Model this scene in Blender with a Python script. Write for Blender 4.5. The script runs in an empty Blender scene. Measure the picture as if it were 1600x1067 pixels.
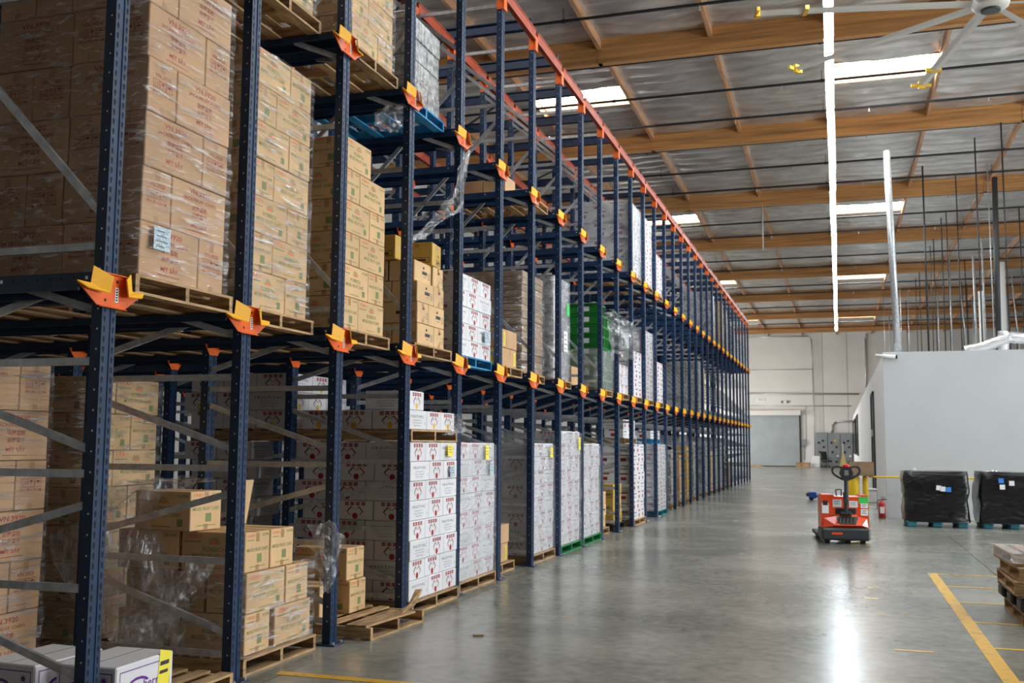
import bpy, bmesh, math, random
from math import sin, cos, pi, radians, sqrt
from mathutils import Vector, Matrix, noise
random.seed(7)
S = bpy.context.scene
COL = S.collection

# ------------------------------------------------------------------ camera
cam = bpy.data.cameras.new('camera'); cam_ob = bpy.data.objects.new('camera', cam); COL.objects.link(cam_ob)
yaw, pitch, roll = 0.311110172, 0.1004238, 0.006590389
cam.sensor_width = 36; cam.lens = 1585.668 / 1600 * 36; cam.clip_end = 400
fw = Vector((-sin(yaw) * cos(pitch), cos(yaw) * cos(pitch), sin(pitch)))
rt = Vector((cos(yaw), sin(yaw), 0)); up = rt.cross(fw)
r2 = cos(roll) * rt + sin(roll) * up; u2 = -sin(roll) * rt + cos(roll) * up
M = Matrix((r2, u2, -fw)).transposed().to_4x4(); M.translation = (0, 0, 1.7)
cam_ob.matrix_world = M
cam.dof.use_dof = True; cam.dof.focus_distance = 7.8; cam.dof.aperture_fstop = 4.0
S.camera = cam_ob
# ------------------------------------------------------------------ world, lights, exposure
w = bpy.data.worlds.new('world'); S.world = w; w.use_nodes = True
w.node_tree.nodes['Background'].inputs[0].default_value = (0.62, 0.75, 1, 1)
w.node_tree.nodes['Background'].inputs[1].default_value = 0.2
def area(name, loc, rot, sx, sy, power, color):
    l = bpy.data.lights.new(name, 'AREA'); l.shape = 'RECTANGLE'; l.size = sx; l.size_y = sy; l.energy = power; l.color = color
    o = bpy.data.objects.new(name, l); COL.objects.link(o); o.location = loc; o.rotation_euler = rot
    return o
# unseen area lights: assumed dock daylight right, added fill for the far wall left
for y in (6, 14, 22):
    area('side_wall_fill', (23.6, y, 2.2), (0, radians(90), 0), 3.6, 3.6, 1500, (0.93, 0.97, 1))
for y in (70, 80):
    area('side_wall_fill', (-14.2, y, 2.4), (0, radians(-90), 0), 4.0, 4.0, 1000, (1, 0.97, 0.93))  # no door here; added to brighten the far wall
SKY_E, LED_E = 26.0, 98.0
vs = S.view_settings
vs.view_transform = 'Standard'; vs.look = 'None'; vs.gamma = 1; vs.use_curve_mapping = False; vs.exposure = 0.0

# ------------------------------------------------------------------ materials
def mat(name, col, rough=0.5, metal=0.0, var=0.0, nscale=None, namt=0.12, stretch=(1, 1, 1), bump=0.0, bscale=None, spec=None, emit=0, coat=0, two=None):
    m = bpy.data.materials.new(name); m.use_nodes = True
    nt = m.node_tree; N, L = nt.nodes, nt.links; b = N['Principled BSDF']
    b.inputs['Roughness'].default_value = rough; b.inputs['Metallic'].default_value = metal
    if spec is not None: b.inputs['Specular IOR Level'].default_value = spec
    if coat: b.inputs['Coat Weight'].default_value = coat; b.inputs['Coat Roughness'].default_value = 0.15
    c4 = (*col, 1)
    b.inputs['Base Color'].default_value = c4
    if emit:
        b.inputs['Emission Color'].default_value = c4; b.inputs['Emission Strength'].default_value = emit
    tex = None
    if nscale:
        tc = N.new('ShaderNodeTexCoord'); mp = N.new('ShaderNodeMapping'); mp.inputs['Scale'].default_value = stretch
        L.new(tc.outputs['Object'], mp.inputs['Vector'])
        tex = N.new('ShaderNodeTexNoise'); tex.inputs['Scale'].default_value = nscale; tex.inputs['Detail'].default_value = 5
        L.new(mp.outputs['Vector'], tex.inputs['Vector'])
        mx = N.new('ShaderNodeMix'); mx.data_type = 'RGBA'
        d = two if two else tuple(max(0, x * (1 - namt * 2.2)) for x in col)
        u = tuple(min(1, x * (1 + namt)) for x in col)
        mx.inputs['A'].default_value = (*d, 1); mx.inputs['B'].default_value = (*u, 1)
        rp = N.new('ShaderNodeMapRange'); rp.inputs['From Min'].default_value = 0.3; rp.inputs['From Max'].default_value = 0.7
        L.new(tex.outputs['Fac'], rp.inputs['Value']); L.new(rp.outputs['Result'], mx.inputs['Factor'])
        src = mx.outputs['Result']
    else:
        src = None
    if var:
        oi = N.new('ShaderNodeObjectInfo'); hs = N.new('ShaderNodeHueSaturation')
        mr = N.new('ShaderNodeMapRange'); mr.inputs['To Min'].default_value = 1 - var; mr.inputs['To Max'].default_value = 1 + var
        L.new(oi.outputs['Random'], mr.inputs['Value']); L.new(mr.outputs['Result'], hs.inputs['Value'])
        hs.inputs['Color'].default_value = c4
        if src: L.new(src, hs.inputs['Color'])
        src = hs.outputs['Color']
    if src: L.new(src, b.inputs['Base Color'])
    if bump and (tex or bscale):
        t2 = tex
        if bscale:
            t2 = N.new('ShaderNodeTexNoise'); t2.inputs['Scale'].default_value = bscale; t2.inputs['Detail'].default_value = 4
            if tex: L.new(mp.outputs['Vector'], t2.inputs['Vector'])
        bp = N.new('ShaderNodeBump'); bp.inputs['Strength'].default_value = bump; bp.inputs['Distance'].default_value = 0.02
        L.new(t2.outputs['Fac'], bp.inputs['Height']); L.new(bp.outputs['Normal'], b.inputs['Normal'])
    return m
MT = {}
MT['card'] = mat('cardboard', (0.56, 0.345, 0.185), 0.75, var=0.08, nscale=3.0, namt=0.06)
MT['kraft'] = mat('kraft_cardboard', (0.66, 0.44, 0.225), 0.75, var=0.08, nscale=3.0, namt=0.06)
MT['ochre'] = mat('ochre_cardboard', (0.60, 0.38, 0.08), 0.7, var=0.06, nscale=3.0, namt=0.06)
MT['old'] = mat('weathered_cardboard', (0.30, 0.20, 0.12), 0.8, var=0.15, nscale=4.0, namt=0.15)
MT['white'] = mat('white_cardboard', (0.74, 0.74, 0.77), 0.5, var=0.05, nscale=2.0, namt=0.03)
MT['red'] = mat('red_print', (0.36, 0.02, 0.02), 0.6)
MT['brownink'] = mat('faded_red_print', (0.30, 0.025, 0.018), 0.6)
MT['green'] = mat('green_print', (0.20, 0.235, 0.085), 0.6)
MT['orangeink'] = mat('orange_print', (0.75, 0.17, 0.06), 0.6)
MT['black'] = mat('black_print', (0.03, 0.03, 0.035), 0.6)
MT['greyink'] = mat('grey_print', (0.18, 0.18, 0.2), 0.6)
MT['yink'] = mat('yellow_print', (0.75, 0.45, 0.02), 0.6)
MT['purple'] = mat('purple_print', (0.13, 0.01, 0.26), 0.5)
MT['tape'] = mat('parcel_tape', (0.40, 0.22, 0.09), 0.35)
MT['paper'] = mat('paper', (0.82, 0.84, 0.86), 0.6)
MT['bluepaper'] = mat('pale_blue_label', (0.52, 0.66, 0.74), 0.5, nscale=60, namt=0.25)
MT['ynote'] = mat('yellow_note', (0.9, 0.78, 0.06), 0.6)
MT['paleyellow'] = mat('pale_yellow_cloth', (0.72, 0.58, 0.20), 0.8)
MT['gnote'] = mat('green_note', (0.35, 0.68, 0.48), 0.6)
MT['brightgreen'] = mat('bright_green_tag', (0.06, 0.62, 0.12), 0.5)
MT['navy'] = mat('navy_steel_paint', (0.007, 0.031, 0.088), 0.42, nscale=9, namt=0.18, spec=0.42)
MT['hole'] = mat('slot_shadow', (0.006, 0.008, 0.014), 0.9)
MT['galv'] = mat('galvanised_steel', (0.50, 0.52, 0.54), 0.36, metal=0.5, nscale=14, namt=0.14, var=0.06)
MT['bolt_and_lit_hole'] = mat('zinc_bolt_and_lit_hole', (0.7, 0.7, 0.72), 0.3, metal=0.7)
MT['orange'] = mat('orange_steel_paint', (0.86, 0.135, 0.008), 0.4, nscale=6, namt=0.12)
MT['beamorange'] = mat('red_orange_beam_paint', (0.42, 0.07, 0.028), 0.45, nscale=6, namt=0.12)
MT['yellow'] = mat('yellow_steel_paint', (1.0, 0.50, 0.012), 0.4)
MT['wood'] = mat('pallet_wood', (0.46, 0.29, 0.145), 0.75, var=0.22, nscale=5, namt=0.28, stretch=(3, 0.7, 6), bump=0.3)
MT['woodx'] = mat('pallet_stringer_wood', (0.46, 0.29, 0.145), 0.75, var=0.22, nscale=5, namt=0.28, stretch=(0.7, 3, 6), bump=0.3)
MT['bluepal'] = mat('blue_pallet_paint', (0.02, 0.25, 0.50), 0.6, var=0.1, nscale=5, namt=0.15)
MT['greenpal'] = mat('green_pallet_paint', (0.01, 0.22, 0.06), 0.6, var=0.1, nscale=5, namt=0.15)
MT['tealpal'] = mat('teal_pallet_paint', (0.02, 0.16, 0.22), 0.6, var=0.1, nscale=5, namt=0.15)
MT['blackpal'] = mat('black_plastic', (0.015, 0.015, 0.017), 0.5)
MT['glulam'] = mat('glulam_timber', (0.50, 0.235, 0.075), 0.6, nscale=1.5, namt=0.2, stretch=(0.35, 6, 9), var=0.06)
MT['purlin'] = mat('purlin_timber', (0.50, 0.26, 0.13), 0.5, nscale=2.5, namt=0.2, stretch=(8, 0.5, 8))
MT['foiltape'] = mat('bright_foil_edge', (0.8, 0.78, 0.76), 0.25, metal=0.9)
MT['pipe'] = mat('black_pipe', (0.012, 0.013, 0.015), 0.5)
MT['wallw'] = mat('white_wall_paint', (0.74, 0.73, 0.71), 0.7, nscale=0.6, namt=0.03)
MT['officew'] = mat('office_wall_paint', (0.56, 0.58, 0.585), 0.65, nscale=0.8, namt=0.02)
MT['sidew'] = mat('side_wall_lit_white', (0.86, 0.86, 0.87), 0.6)  # office side whitened: the stronger light on it is put into the colour
MT['shutter'] = mat('shutter_steel', (0.38, 0.43, 0.45), 0.45, nscale=1.0, namt=0.05)
MT['cabinet'] = mat('grey_cabinet_paint', (0.25, 0.28, 0.29), 0.45, nscale=2, namt=0.06)
MT['darkglass'] = mat('dark_glass', (0.02, 0.025, 0.027), 0.08)
MT['rubber'] = mat('dark_rubber', (0.018, 0.018, 0.02), 0.7)
MT['dgrey'] = mat('dark_grey_plastic', (0.035, 0.04, 0.045), 0.45)
MT['truck'] = mat('truck_orange_paint', (0.80, 0.075, 0.015), 0.3, coat=0.4)
MT['redpaint'] = mat('red_enamel', (0.45, 0.01, 0.015), 0.3, coat=0.4)
MT['lampred'] = mat('red_button', (0.8, 0.02, 0.02), 0.3)
MT['bluesteel'] = mat('blue_steel_paint', (0.02, 0.07, 0.30), 0.4)
MT['ybar'] = mat('safety_yellow_paint', (0.80, 0.52, 0.01), 0.45)
MT['whitemetal'] = mat('white_fan_metal', (0.66, 0.64, 0.60), 0.4)
MT['fanyellow'] = mat('fan_tip_yellow', (0.72, 0.42, 0.02), 0.5)
MT['sheet'] = mat('aluminium_duct', (0.78, 0.78, 0.8), 0.25, metal=0.85, bscale=18, bump=0.5)
MT['blackfilm'] = mat('black_stretch_film', (0.010, 0.010, 0.012), 0.22, nscale=7, namt=0.3, bump=1.0, stretch=(1, 1, 2.2))
MT['dirtyblue'] = mat('sky_blue_sticker', (0.05, 0.22, 0.75), 0.5)
MT['crate'] = mat('green_crate_plastic', (0.005, 0.17, 0.018), 0.4, var=0.1)
MT['sack'] = mat('silver_grey_pack', (0.40, 0.40, 0.40), 0.4, nscale=14, namt=0.35, bump=0.8, var=0.15)
MT['sky'] = mat('skylight_diffuser', (1.0, 0.97, 0.92), 0.5, emit=SKY_E)
MT['led'] = mat('led_diffuser', (0.80, 0.93, 1.0), 0.5, emit=LED_E)
MT['greenlight'] = mat('exit_sign_face', (0.10, 0.42, 0.16), 0.5)

def floor_material():
    m = bpy.data.materials.new('polished_concrete'); m.use_nodes = True
    nt = m.node_tree; N, L = nt.nodes, nt.links; b = N['Principled BSDF']
    g = N.new('ShaderNodeNewGeometry')
    n1 = N.new('ShaderNodeTexNoise'); n1.inputs['Scale'].default_value = 0.45; n1.inputs['Detail'].default_value = 8; n1.inputs['Roughness'].default_value = 0.62
    n2 = N.new('ShaderNodeTexNoise'); n2.inputs['Scale'].default_value = 9; n2.inputs['Detail'].default_value = 6
    L.new(g.outputs['Position'], n1.inputs['Vector']); L.new(g.outputs['Position'], n2.inputs['Vector'])
    cr = N.new('ShaderNodeValToRGB'); e = cr.color_ramp.elements
    e[0].position = 0.40; e[0].color = (0.15, 0.157, 0.132, 1); e[1].position = 0.60; e[1].color = (0.31, 0.300, 0.262, 1)
    ad = N.new('ShaderNodeMath'); ad.operation = 'MULTIPLY_ADD'; ad.inputs[1].default_value = 0.3
    L.new(n2.outputs['Fac'], ad.inputs[0]); 
    sc = N.new('ShaderNodeMath'); sc.operation = 'MULTIPLY'; sc.inputs[1].default_value = 0.7
    L.new(n1.outputs['Fac'], sc.inputs[0]); L.new(sc.outputs[0], ad.inputs[2])
    L.new(ad.outputs[0], cr.inputs['Fac']); L.new(cr.outputs['Color'], b.inputs['Base Color'])
    mr = N.new('ShaderNodeMapRange'); mr.inputs['To Min'].default_value = 0.18; mr.inputs['To Max'].default_value = 0.30
    mp = N.new('ShaderNodeMapping'); mp.inputs['Scale'].default_value = (0.5, 2.2, 1); L.new(g.outputs['Position'], mp.inputs['Vector'])
    n3 = N.new('ShaderNodeTexNoise'); n3.inputs['Scale'].default_value = 0.9; n3.inputs['Detail'].default_value = 7; L.new(mp.outputs['Vector'], n3.inputs['Vector'])
    L.new(n3.outputs['Fac'], mr.inputs['Value']); L.new(mr.outputs['Result'], b.inputs['Roughness'])
    b.inputs['Specular IOR Level'].default_value = 0.42
    return m
MT['concrete'] = floor_material()

def line_paint():
    m = bpy.data.materials.new('worn_line_paint'); m.use_nodes = True
    nt = m.node_tree; N, L = nt.nodes, nt.links; b = N['Principled BSDF']
    g = N.new('ShaderNodeNewGeometry'); n = N.new('ShaderNodeTexNoise'); n.inputs['Scale'].default_value = 7; n.inputs['Detail'].default_value = 9; n.inputs['Roughness'].default_value = 0.75
    L.new(g.outputs['Position'], n.inputs['Vector'])
    cr = N.new('ShaderNodeValToRGB'); e = cr.color_ramp.elements
    e[0].position = 0.36; e[0].color = (0.22, 0.19, 0.13, 1); e[1].position = 0.47; e[1].color = (0.74, 0.42, 0.035, 1)
    L.new(n.outputs['Fac'], cr.inputs['Fac']); L.new(cr.outputs['Color'], b.inputs['Base Color'])
    b.inputs['Roughness'].default_value = 0.35
    return m
MT['line'] = line_paint()

def foil_material():
    m = bpy.data.materials.new('insulation_foil'); m.use_nodes = True
    nt = m.node_tree; N, L = nt.nodes, nt.links; b = N['Principled BSDF']
    b.inputs['Metallic'].default_value = 0.65; b.inputs['Roughness'].default_value = 0.36
    g = N.new('ShaderNodeNewGeometry'); mp = N.new('ShaderNodeMapping'); mp.inputs['Scale'].default_value = (0.7, 2.5, 1)
    L.new(g.outputs['Position'], mp.inputs['Vector'])
    n = N.new('ShaderNodeTexNoise'); n.inputs['Scale'].default_value = 1.6; n.inputs['Detail'].default_value = 7; n.inputs['Distortion'].default_value = 0.6
    L.new(mp.outputs['Vector'], n.inputs['Vector'])
    cr = N.new('ShaderNodeValToRGB'); e = cr.color_ramp.elements
    e[0].position = 0.3; e[0].color = (0.44, 0.41, 0.38, 1); e[1].position = 0.7; e[1].color = (0.74, 0.71, 0.68, 1)
    L.new(n.outputs['Fac'], cr.inputs['Fac']); L.new(cr.outputs['Color'], b.inputs['Base Color'])
    bp = N.new('ShaderNodeBump'); bp.inputs['Strength'].default_value = 0.7; bp.inputs['Distance'].default_value = 0.06
    L.new(n.outputs['Fac'], bp.inputs['Height']); L.new(bp.outputs['Normal'], b.inputs['Normal'])
    return m
MT['foil'] = foil_material()

def film_material(name, haze, streak, scale, tilt):
    m = bpy.data.materials.new(name); m.use_nodes = True
    nt = m.node_tree; N, L = nt.nodes, nt.links
    for x in list(N): N.remove(x)
    out = N.new('ShaderNodeOutputMaterial')
    tr = N.new('ShaderNodeBsdfTransparent'); gl = N.new('ShaderNodeBsdfGlossy'); gl.inputs['Roughness'].default_value = 0.22; gl.inputs['Color'].default_value = (0.95, 0.97, 1, 1)
    df = N.new('ShaderNodeBsdfDiffuse'); df.inputs['Color'].default_value = (0.8, 0.8, 0.82, 1)
    tc = N.new('ShaderNodeTexCoord'); mp = N.new('ShaderNodeMapping'); mp.inputs['Scale'].default_value = scale; mp.inputs['Rotation'].default_value = (tilt, 0, 0)
    L.new(tc.outputs['Object'], mp.inputs['Vector'])
    n = N.new('ShaderNodeTexNoise'); n.inputs['Scale'].default_value = 2.2; n.inputs['Detail'].default_value = 8; n.inputs['Roughness'].default_value = 0.6; n.inputs['Distortion'].default_value = 0.8
    L.new(mp.outputs['Vector'], n.inputs['Vector'])
    mr = N.new('ShaderNodeMapRange'); mr.inputs['From Min'].default_value = 0.50; mr.inputs['From Max'].default_value = 0.72
    mr.inputs['To Min'].default_value = haze; mr.inputs['To Max'].default_value = streak
    L.new(n.outputs['Fac'], mr.inputs['Value'])
    bp = N.new('ShaderNodeBump'); bp.inputs['Strength'].default_value = 0.9; bp.inputs['Distance'].default_value = 0.05
    L.new(n.outputs['Fac'], bp.inputs['Height']); L.new(bp.outputs['Normal'], gl.inputs['Normal'])
    m1 = N.new('ShaderNodeMixShader'); m1.inputs[0].default_value = 0.2
    L.new(gl.outputs[0], m1.inputs[1]); L.new(df.outputs[0], m1.inputs[2])
    m2 = N.new('ShaderNodeMixShader'); L.new(mr.outputs['Result'], m2.inputs[0]); L.new(tr.outputs[0], m2.inputs[1]); L.new(m1.outputs[0], m2.inputs[2])
    L.new(m2.outputs[0], out.inputs['Surface'])
    return m
MT['film'] = film_material('clear_stretch_film', 0.05, 0.85, (4, 1.3, 14), 0.3)
MT['filmsoft'] = film_material('hazy_stretch_film', 0.36, 0.65, (3, 1.5, 6), 0.2)
MT['filmtorn'] = film_material('torn_clear_film', 0.2, 0.85, (7, 7, 2.5), 0.3)

# ------------------------------------------------------------------ mesh helpers
_text = {}
def text_geo(s, font_w=None):
    if s in _text: return _text[s]
    c = bpy.data.curves.new('print', 'FONT'); c.body = s; c.size = 1; c.resolution_u = 2; c.align_x = 'LEFT'; c.offset = 0.012 if len(s) < 18 else 0.0
    o = bpy.data.objects.new('print', c); COL.objects.link(o)
    dg = bpy.context.evaluated_depsgraph_get(); me = bpy.data.meshes.new_from_object(o.evaluated_get(dg))
    vs_ = [(v.co.x, v.co.y) for v in me.vertices]; fs = [tuple(p.vertices) for p in me.polygons]
    bpy.data.objects.remove(o); bpy.data.curves.remove(c); bpy.data.meshes.remove(me)
    if vs_:
        x0 = min(v[0] for v in vs_); x1 = max(v[0] for v in vs_); y0 = min(v[1] for v in vs_); y1 = max(v[1] for v in vs_)
        vs_ = [((x - (x0 + x1) / 2) / max(1e-6, x1 - x0), (y - (y0 + y1) / 2) / max(1e-6, y1 - y0)) for x, y in vs_]
    _text[s] = (vs_, fs)
    return _text[s]

class MB:
    def __init__(s): s.v = []; s.f = []; s.m = []; s.mats = []
    def mi(s, k):
        if k not in s.mats: s.mats.append(k)
        return s.mats.index(k)
    def add(s, vs_, fs, k):
        o = len(s.v); i = s.mi(k); s.v.extend(tuple(v) for v in vs_)
        for f in fs: s.f.append(tuple(o + a for a in f)); s.m.append(i)
        return s
    def box(s, x0, x1, y0, y1, z0, z1, k):
        v = [(x0, y0, z0), (x1, y0, z0), (x1, y1, z0), (x0, y1, z0), (x0, y0, z1), (x1, y0, z1), (x1, y1, z1), (x0, y1, z1)]
        return s.add(v, [(0, 3, 2, 1), (4, 5, 6, 7), (0, 1, 5, 4), (1, 2, 6, 5), (2, 3, 7, 6), (3, 0, 4, 7)], k)
    def cbox(s, x0, x1, y0, y1, z0, z1, c, k):
        V = []; idx = {}
        X = (x0, x1); Y = (y0, y1); Z = (z0, z1)
        for a in (0, 1):
            for b in (0, 1):
                for d in (0, 1):
                    sx, sy, sz = (1, -1)[a] * c, (1, -1)[b] * c, (1, -1)[d] * c
                    for ax in range(3):
                        p = [X[a] + sx, Y[b] + sy, Z[d] + sz]
                        p[ax] = (X[a], Y[b], Z[d])[ax]
                        idx[(a, b, d, ax)] = len(V); V.append(tuple(p))
        F = []
        for ax in range(3):
            for e in (0, 1):
                q = []
                for (i, j) in ((0, 0), (1, 0), (1, 1), (0, 1)):
                    t = [i, j]; t.insert(ax, e); q.append(idx[(*t, ax)])
                F.append(tuple(q) if (e == 1) == (ax != 1) else tuple(reversed(q)))
        for ax in range(3):
            o = [i for i in range(3) if i != ax]
            for i in (0, 1):
                for j in (0, 1):
                    q = []
                    for (e, w_) in ((0, o[0]), (1, o[0]), (1, o[1]), (0, o[1])):
                        t = [0, 0, 0]; t[ax] = e; t[o[0]] = i; t[o[1]] = j; q.append(idx[(*t, w_)])
                    F.append(tuple(q))
        for a in (0, 1):
            for b in (0, 1):
                for d in (0, 1): F.append(tuple(idx[(a, b, d, ax)] for ax in range(3)))
        return s.add(V, F, k)
    def bar(s, p, q, w_, h, k, upv=(0, 0, 1)):
        p, q = Vector(p), Vector(q); d = (q - p).normalized(); u = Vector(upv)
        if abs(d.dot(u)) > 0.98: u = Vector((1, 0, 0))
        r = d.cross(u).normalized(); u = r.cross(d)
        V = []
        for c in (p, q):
            for a, b in ((-1, -1), (1, -1), (1, 1), (-1, 1)): V.append(c + r * a * w_ / 2 + u * b * h / 2)
        return s.add(V, [(0, 1, 2, 3), (7, 6, 5, 4), (0, 4, 5, 1), (1, 5, 6, 2), (2, 6, 7, 3), (3, 7, 4, 0)], k)
    def cyl(s, p, q, r0, k, r1=None, n=10, caps=True):
        p, q = Vector(p), Vector(q); r1 = r0 if r1 is None else r1
        d = (q - p).normalized(); u = Vector((0, 0, 1)) if abs(d.z) < 0.9 else Vector((1, 0, 0))
        a = d.cross(u).normalized(); b = d.cross(a)
        V = [p + (a * cos(2 * pi * i / n) + b * sin(2 * pi * i / n)) * r0 for i in range(n)] + [q + (a * cos(2 * pi * i / n) + b * sin(2 * pi * i / n)) * r1 for i in range(n)]
        F = [(i, (i + 1) % n, n + (i + 1) % n, n + i) for i in range(n)]
        if caps: F += [tuple(reversed(range(n))), tuple(range(n, 2 * n))]
        return s.add(V, F, k)
    def tube(s, pts, r, k, n=8):
        for a, b in zip(pts[:-1], pts[1:]): s.cyl(a, b, r, k, n=n)
        return s
    def lathe(s, prof, k, c=(0, 0, 0), n=20):
        V = []; F = []
        for r, z in prof:
            for i in range(n): V.append((c[0] + r * cos(2 * pi * i / n), c[1] + r * sin(2 * pi * i / n), c[2] + z))
        for j in range(len(prof) - 1):
            for i in range(n): F.append((j * n + i, j * n + (i + 1) % n, (j + 1) * n + (i + 1) % n, (j + 1) * n + i))
        F.append(tuple(reversed(range(n)))); F.append(tuple(range((len(prof) - 1) * n, len(prof) * n)))
        return s.add(V, F, k)
    def sheet(s, pts, t, k):
        P = [Vector(p) for p in pts]; nrm = (P[1] - P[0]).cross(P[2] - P[0]).normalized() * t; n = len(P)
        V = P + [p - nrm for p in P]
        F = [tuple(range(n)), tuple(reversed(range(n, 2 * n)))] + [(i, n + i, n + (i + 1) % n, (i + 1) % n) for i in range(n)]
        return s.add(V, F, k)
    def prism(s, poly, z0, z1, k):
        n = len(poly); V = [(x, y, z0) for x, y in poly] + [(x, y, z1) for x, y in poly]
        F = [tuple(reversed(range(n))), tuple(range(n, 2 * n))] + [(i, (i + 1) % n, n + (i + 1) % n, n + i) for i in range(n)]
        return s.add(V, F, k)
    def quadp(s, o, r, u, x0, x1, y0, y1, k):
        return s.add([o + r * x + u * y for x, y in ((x0, y0), (x1, y0), (x1, y1), (x0, y1))], [(0, 1, 2, 3)], k)
    def poly(s, o, r, u, pts, k):
        return s.add([o + r * x + u * y for x, y in pts], [tuple(range(len(pts)))], k)
    def text(s, txt, o, r, u, cx, cy, w_, h, k):
        vs_, fs = text_geo(txt)
        return s.add([o + r * (cx + x * w_) + u * (cy + y * h) for x, y in vs_], fs, k)
    def mesh(s, name, smooth=False, angle=None):
        me = bpy.data.meshes.new(name); me.from_pydata(s.v, [], s.f)
        for k in s.mats: me.materials.append(MT[k])
        me.polygons.foreach_set('material_index', s.m)
        if smooth: me.polygons.foreach_set('use_smooth', [True] * len(s.f))
        me.update()
        return me

def ob(name, me, parent=None, loc=(0, 0, 0), rot=None, label=None, cat=None, group=None, kind=None):
    o = bpy.data.objects.new(name, me); COL.objects.link(o); o.location = loc
    if rot is not None: o.rotation_euler = rot if isinstance(rot, (tuple, list)) else (0, 0, rot)
    if parent: o.parent = parent
    if label: o['label'] = label
    if cat: o['category'] = cat
    if group: o['group'] = group
    if kind: o['kind'] = kind
    return o
ORD = 'zeroth first second third fourth fifth sixth seventh eighth ninth tenth eleventh twelfth thirteenth fourteenth fifteenth sixteenth seventeenth eighteenth nineteenth twentieth twenty-first twenty-second twenty-third twenty-fourth twenty-fifth twenty-sixth twenty-seventh twenty-eighth twenty-ninth thirtieth thirty-first thirty-second'.split()
CARD = 'zero one two three four five six seven eight nine ten eleven twelve thirteen fourteen fifteen sixteen seventeen eighteen nineteen twenty twenty-one twenty-two twenty-three twenty-four twenty-five twenty-six twenty-seven twenty-eight twenty-nine thirty thirty-one thirty-two'.split()

# ------------------------------------------------------------------ building shell
XL, XR, YN, YF = -14.5, 24.0, -34.0, 86.0
def deck_z(y): return 11.8 - 0.01 * y
base = ob('floor', MB().box(XL, XR, YN, YF, -0.3, -0.012, 'rubber').mesh('floor'), kind='structure')
xs = [XL, -9.9, -3.95, 1.95, 7.85, 13.75, 19.65, XR]; ys = [YN, -24.2, -15.4, -6.6, 2.2, 11.0, 19.8, 28.6, 37.4, 46.2, 55, 63.8, 72.6, YF]
for i in range(len(xs) - 1):
    for j in range(len(ys) - 1):
        ob('floor_slab', MB().box(xs[i] + 0.006, xs[i + 1] - 0.006, ys[j] + 0.003, ys[j + 1] - 0.003, -0.012, 0, 'concrete').mesh('floor_slab'), base)
ob('wall_left', MB().box(XL - 0.2, XL, YN, YF, 0, 13, 'wallw').mesh('wall_left'), kind='structure')
ob('wall_right', MB().box(XR, XR + 0.2, YN, YF, 0, 13, 'wallw').mesh('wall_right'), kind='structure')
ob('wall_back', MB().box(XL, XR, YF, YF + 0.2, 0, 13, 'wallw').mesh('wall_back'), kind='structure')
ob('wall_front', MB().box(XL, XR, YN - 0.2, YN, 0, 13, 'wallw').mesh('wall_front'), kind='structure')
BY = [-26.5, -18.2, -10.0, -1.5, 6.9, 15.2, 23.5, 30.95, 39.1, 47.25, 55.6, 64.0, 72.5, 81.0]
PX = [2.68 * k for k in range(-6, 10)]
SKYB = {(-3, 6), (0, 6), (-3, 8), (0, 8), (-3, 10), (0, 10), (0, 12), (-3, 12), (-3, 4), (0, 4), (3, 4), (3, 6), (6, 4), (6, 6)}
BY2 = [YN] + BY + [YF]
ceil = ob('ceiling', None, kind='structure')
# roof deck in panels, left open above each skylight
dk = MB()
dk.add([(XL, YN, deck_z(YN) + .25), (XR, YN, deck_z(YN) + .25), (XR, YF, deck_z(YF) + .25), (XL, YF, deck_z(YF) + .25)], [(0, 1, 2, 3)], 'purlin')
ob('roof_deck', dk.mesh('roof_deck'), ceil)
def foil_mesh(ylen, skip=None, seed=0):
    b = MB(); W = 2.60; nx = 10; ny = int(ylen / 0.155)
    V = []; F = []
    for j in range(ny + 1):
        y = ylen * j / ny
        for i in range(nx + 1):
            x = W * i / nx; e = sin(pi * i / nx) ** 0.5
            ph = (y % 0.62) / 0.62
            z = -0.115 * abs(sin(pi * ph)) ** 0.8 * (0.35 + 0.65 * e) - 0.05 * noise.noise(Vector((x * 0.9, y * 2.1, seed * 7.3))) * e - 0.03 * noise.noise(Vector((x * 3, y * 5, seed * 3.1)))
            V.append((x - W / 2, y, z - 0.01 * y))
    for j in range(ny):
        ym = ylen * (j + .5) / ny
        if skip and skip[0] < ym < skip[1]: continue
        for i in range(nx):
            a = j * (nx + 1) + i; F.append((a, a + nx + 1, a + nx + 2, a + 1))
    b.add(V, F, 'foil')
    return b.mesh('insulation_foil', smooth=True)
fm = {}
for j in range(len(BY)):
    y0 = BY[j] + 0.21; y1 = (BY[j + 1] if j + 1 < len(BY) else YF)
    L_ = y1 - y0
    for k in range(len(PX) - 1):
        if PX[k] < XL - 1 and PX[k + 1] < XL: continue
        sk = (k - 6, j) in SKYB
        key = (round(L_, 2), sk, 0 if sk else (k * 3 + j) % 3)
        if key not in fm: fm[key] = foil_mesh(L_, (2.8, 4.4) if sk else None, key[2])
        xc = (PX[k] + PX[k + 1]) / 2
        if xc + 1.3 > XR: continue
        ob('insulation_foil', fm[key], ceil, (xc, y0, deck_z(y0) + 0.02))
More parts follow.
